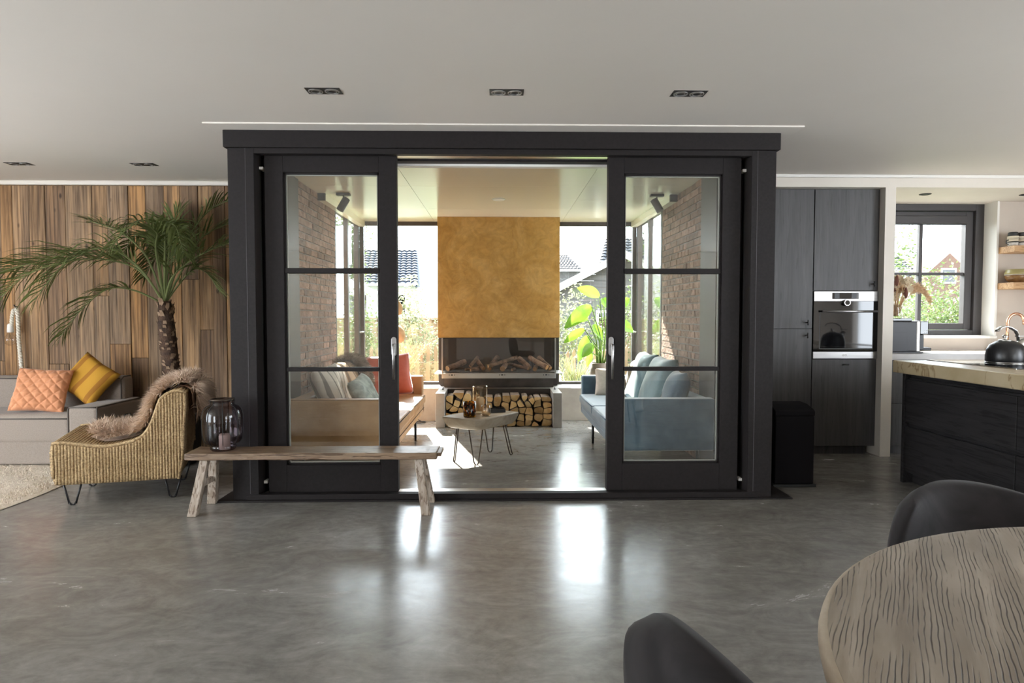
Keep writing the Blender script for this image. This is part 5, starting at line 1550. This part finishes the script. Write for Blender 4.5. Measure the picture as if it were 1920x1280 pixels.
shr = [(-1.15, 10.3, .52, .4, 1.95, 2600, 'pale_leaf', 'pale green flowering shrub between ochre chimney and sliding door'),
       (-2.25, 10.4, .5, .4, 1.75, 2200, 'shrub_leaf', 'green shrub in front of the board fence behind the tan sofa'),
       (-3.3, 10.3, .5, .4, 1.45, 1800, 'shrub_leaf', 'low green shrub seen through the side door above the tan sofa'),
       (1.12, 10.5, .36, .36, 1.85, 1700, 'pale_leaf', 'pale shrub behind the potted plant on the ledge'),
       (1.95, 10.3, .42, .42, 1.95, 2000, 'shrub_leaf', 'green shrub beyond the garden window behind the blue sofa'),
       (2.9, 10.5, .46, .42, 1.9, 2000, 'shrub_leaf', 'bright green shrub seen through the side door above the blue sofa'),
       (.35, 10.2, .32, .3, .9, 1200, 'shrub_leaf', 'low leafy shrub behind the picket fence by the chimney')]
for i, (x, y, rx, ry, h, n, m_, lb) in enumerate(shr): shrub('garden_shrub', lb, (x, y, -.06), rx, ry, h, n, m_, 200 + i)
shrub('garden_tree', 'tall leafy tree rising behind the blue tiled roof', (-4.6, 18.0, -.06), 1.0, .8, 4.0, 2600, 'shrub_leaf', 230, z0=2.2, size=.09, cat='tree')
shrub('garden_tree', 'loose young tree above the roofs seen past the blue sofa', (3.9, 14.0, -.06), .8, .7, 3.2, 1500, 'shrub_leaf', 231, z0=1.6, size=.09, cat='tree')
for i, (x, y, h, lb) in enumerate(((-1.35, 8.7, 1.0, 'arching pale grass clump outside the window on the tan sofa side'), (-2.4, 8.7, 1.05, 'arching pale grass clump outside the side door by the tan sofa'),
                                   (2.3, 8.7, 1.0, 'arching pale grass clump outside the side door by the blue sofa'), (1.05, 8.7, .75, 'short grass clump outside the window behind the blue sofa'))):
    g_ = thing('grass_clump', lb, 'ornamental grass', (x, y, -.06)); rnd = random.Random(300 + i); mb = MB()
    for k in range(170):
        an = rnd.uniform(0, 2 * pi); sp = rnd.uniform(.15, .55); hh = h * rnd.uniform(.7, 1.1)
        d = Vector((cos(an), sin(an), 0)); sdv = Vector((-sin(an), cos(an), 0)) * .004
        p = [d * .04, d * sp * .4 + Vector((0, 0, hh * .7)), d * sp * .8 + Vector((0, 0, hh * .95)), d * sp * 1.1 + Vector((0, 0, hh * .78))]
        mb.add([p[0] - sdv, p[0] + sdv, p[1] + sdv, p[1] - sdv, p[2] + sdv * .8, p[2] - sdv * .8, p[3]], [(0, 1, 2, 3), (3, 2, 4, 5), (5, 4, 6)])
    o = mb.build('blades', 'grass_blade', g_); o['kind'] = 'stuff'
# kitchen hedge and trees
shrub('garden_hedge', 'dense clipped hedge outside the kitchen window', (8.6, 12.2, -.06), 1.9, .7, 1.85, 9000, 'hedge_leaf', 240, z0=.1, size=.06, cat='hedge')
shrub('garden_shrub', 'tall bright shrub outside the kitchen window', (8.4, 13.6, -.06), .9, .7, 2.5, 2600, 'pale_leaf', 241, size=.07)
shrub('garden_tree', 'slender birch tree outside the kitchen window', (9.4, 15.2, -.06), .6, .6, 3.9, 900, 'shrub_leaf', 242, z0=1.8, size=.08, cat='tree')
shrub('garden_shrub', 'round bush under the brick gable outside the kitchen', (11.2, 16.5, -.06), 1.2, .8, 2.75, 2600, 'hedge_leaf', 243, size=.08)

def tiled_roof(par, x0, x1, ye, ze, yr, zr, mat, xl=0.0, xr=0.0, rows=14, cols=18):
    """a pantiled slope from the eave (ye, ze) to the ridge (yr, zr); xl/xr pull the ridge ends in"""
    mb = MB(); sub = 6
    def fn(u, v):
        row = v * rows; step = (row - math.floor(row)) if v < 1 else 0
        xa = x0 + xl * v; xb = x1 - xr * v
        wave = .035 * abs(sin(pi * u * cols))
        return (xa + (xb - xa) * u, ye + (yr - ye) * v - wave - .04 * (1 - step), ze + (zr - ze) * v + wave + .03 * (1 - step))
    vs_rows = []
    us = [i / (cols * 4) for i in range(cols * 4 + 1)]
    vlist = []
    for r in range(rows):
        vlist += [r / rows + 1e-4, (r + 1) / rows - 1e-4]
    vs = [fn(u, v) for v in vlist for u in us]
    w = len(us); fs = [(j * w + i, j * w + i + 1, (j + 1) * w + i + 1, (j + 1) * w + i) for j in range(len(vlist) - 1) for i in range(w - 1)]
    mb.add(vs, fs)
    o = mb.build('roof', mat, par)
    return o
def siding(par, x0, x1, y, z0, z1, mat, topfn=None):
    z = z0; k = 0
    while z < z1:
        b = MB().box(x0, x1, y - .012 - .006 * (k % 2), y + .03, z, z + .155)
        b.build('siding_board', mat, par); z += .16; k += 1

hA = thing('neighbour_house', 'neighbouring house with blue-grey tiled roof beyond the pale shrub', 'house', (-4.0, 23, -.06))
tiled_roof(hA, -1.5, 1.30, -1.5, 2.35, .4, 3.72, 'roof_tile', 0, .25, 14, 14)
MB().prism([(1.22, 2.28), (1.38, 2.28), (1.13, 3.80), (.97, 3.80)], lambda a, b: (a, -1.5 + (b - 2.28) * 1.25, b), lambda a, b: (a, -1.3 + (b - 2.28) * 1.25, b)).build('verge_board', 'roof_tile', hA)
box('wall', -1.45, 1.25, -1.2, 2, 0, 2.35, 'render_pale', hA)
MB().box(1.0, 2.2, 2.5, 5, 0, 3.3).build('chimney_block', 'render_pale', hA)
wn = box('window', .2, .9, -1.24, -1.2, 1.3, 2.1, 'board_white', hA); box('window_glass', .27, .83, -1.26, -1.24, 1.37, 2.03, 'black_glass', wn)
wn = box('window', -1.1, -.4, -1.24, -1.2, 1.3, 2.1, 'board_white', hA); box('window_glass', -1.03, -.47, -1.26, -1.24, 1.37, 2.03, 'black_glass', wn)

def shed(label, cx, y, w, ze, za, slope_dir, two=True):
    t = thing('garden_shed', label, 'shed', (cx, y, -.06))
    ap = w * .5 * slope_dir
    z = 0
    while z < za:
        if z < ze: xa, xb = -w / 2, w / 2
        else:
            k = (z - ze) / (za - ze); xa = -w / 2 + (ap + w / 2) * k if slope_dir > -1 else -w / 2; xb = w / 2 - (w / 2 - ap) * k
        if xb - xa > .1: MB().box(xa, xb, 0, .04, z, z + .15).build('siding_board', 'siding_wood', t)
        z += .155
    def barge(xa, za_, xb, zb_):
        d = .13
        MB().prism([(xa, za_), (xb, zb_), (xb, zb_ + d), (xa, za_ + d)], lambda a, b: (a, -.25, b), lambda a, b: (a, -.20, b)).build('barge_board', 'board_white', t)
        MB().prism([(xa, za_ + d), (xb, zb_ + d), (xb, zb_ + d + .05), (xa, za_ + d + .05)], lambda a, b: (a, -.3, b), lambda a, b: (a, 3.0, b)).build('roof_sheet', 'worktop_grey', t)
    barge(-w / 2 - .25, ze - .12, ap, za); barge(ap, za, w / 2 + .25, ze - .12)
    wn = box('window', -w * .2, w * .15, -.03, 0, .9, 1.45, 'board_white', t); box('window_glass', -w * .2 + .06, w * .15 - .06, -.035, -.03, .96, 1.39, 'black_glass', wn)
    return t
shed('timber shed with white barge boards behind the potted plant', 3.0, 15.5, 3.2, 1.88, 2.70, 0)
shed('timber shed with pale roof edge seen past the brick wall', -4.6, 13.8, 2.6, 1.85, 2.45, 0)
hD = thing('neighbour_house', 'neighbouring house with steep dark roof behind the timber shed', 'house', (6.0, 26, -.06))
tiled_roof(hD, -2.4, 3.2, -1.5, 2.5, .9, 4.6, 'roof_tile_dark', .9, 0, 16, 24); box('wall', -2.3, 3.1, -1.2, 2, 0, 2.5, 'house_brick', hD)
hC = thing('neighbour_house', 'far house with low dark hipped roof beyond the shed', 'house', (3.2, 34, -.06))
tiled_roof(hC, -1.6, 1.1, -1.5, 3.6, .4, 4.6, 'roof_tile_dark', .4, .7, 8, 14); box('wall', -1.5, 1.0, -1.2, 2, 0, 3.6, 'siding_wood', hC)
hE = thing('neighbour_house', 'distant house with dark roof seen through the side door by the tan sofa', 'house', (-6.9, 26, -.06))
tiled_roof(hE, -1.8, 1.2, -1.5, 2.6, .4, 4.4, 'roof_tile_dark', .2, .9, 12, 14); box('wall', -1.7, 1.1, -1.2, 2, 0, 2.6, 'house_brick', hE)
hF = thing('neighbour_house', 'brick gabled house with white barge boards outside the kitchen window', 'house', (17.75, 25, -.06))
mb = MB(); mb.prism([(-.95, 0), (.95, 0), (.95, 3.0), (0, 3.85), (-.95, 3.0)], lambda a, b: (a, 0, b), lambda a, b: (a, 3, b)); mb.build('gable_wall', 'house_brick', hF)
for s in (-1, 1):
    MB().prism([(s * 1.1, 2.88), (0, 3.86), (0, 4.02), (s * 1.1, 3.04)], lambda a, b: (a, -.2, b), lambda a, b: (a, -.14, b)).build('barge_board', 'board_white', hF)
tiled_roof(hF, -4.2, -.6, .2, 2.6, 2.2, 3.85, 'roof_tile', .3, 0, 12, 18)
box('wall', -4.1, -.9, .5, 3, 0, 2.6, 'render_pale', hF)
wn = box('window', -.3, .3, -.04, 0, 2.6, 3.2, 'board_white', hF); box('window_glass', -.24, .24, -.05, -.04, 2.66, 3.14, 'black_glass', wn)
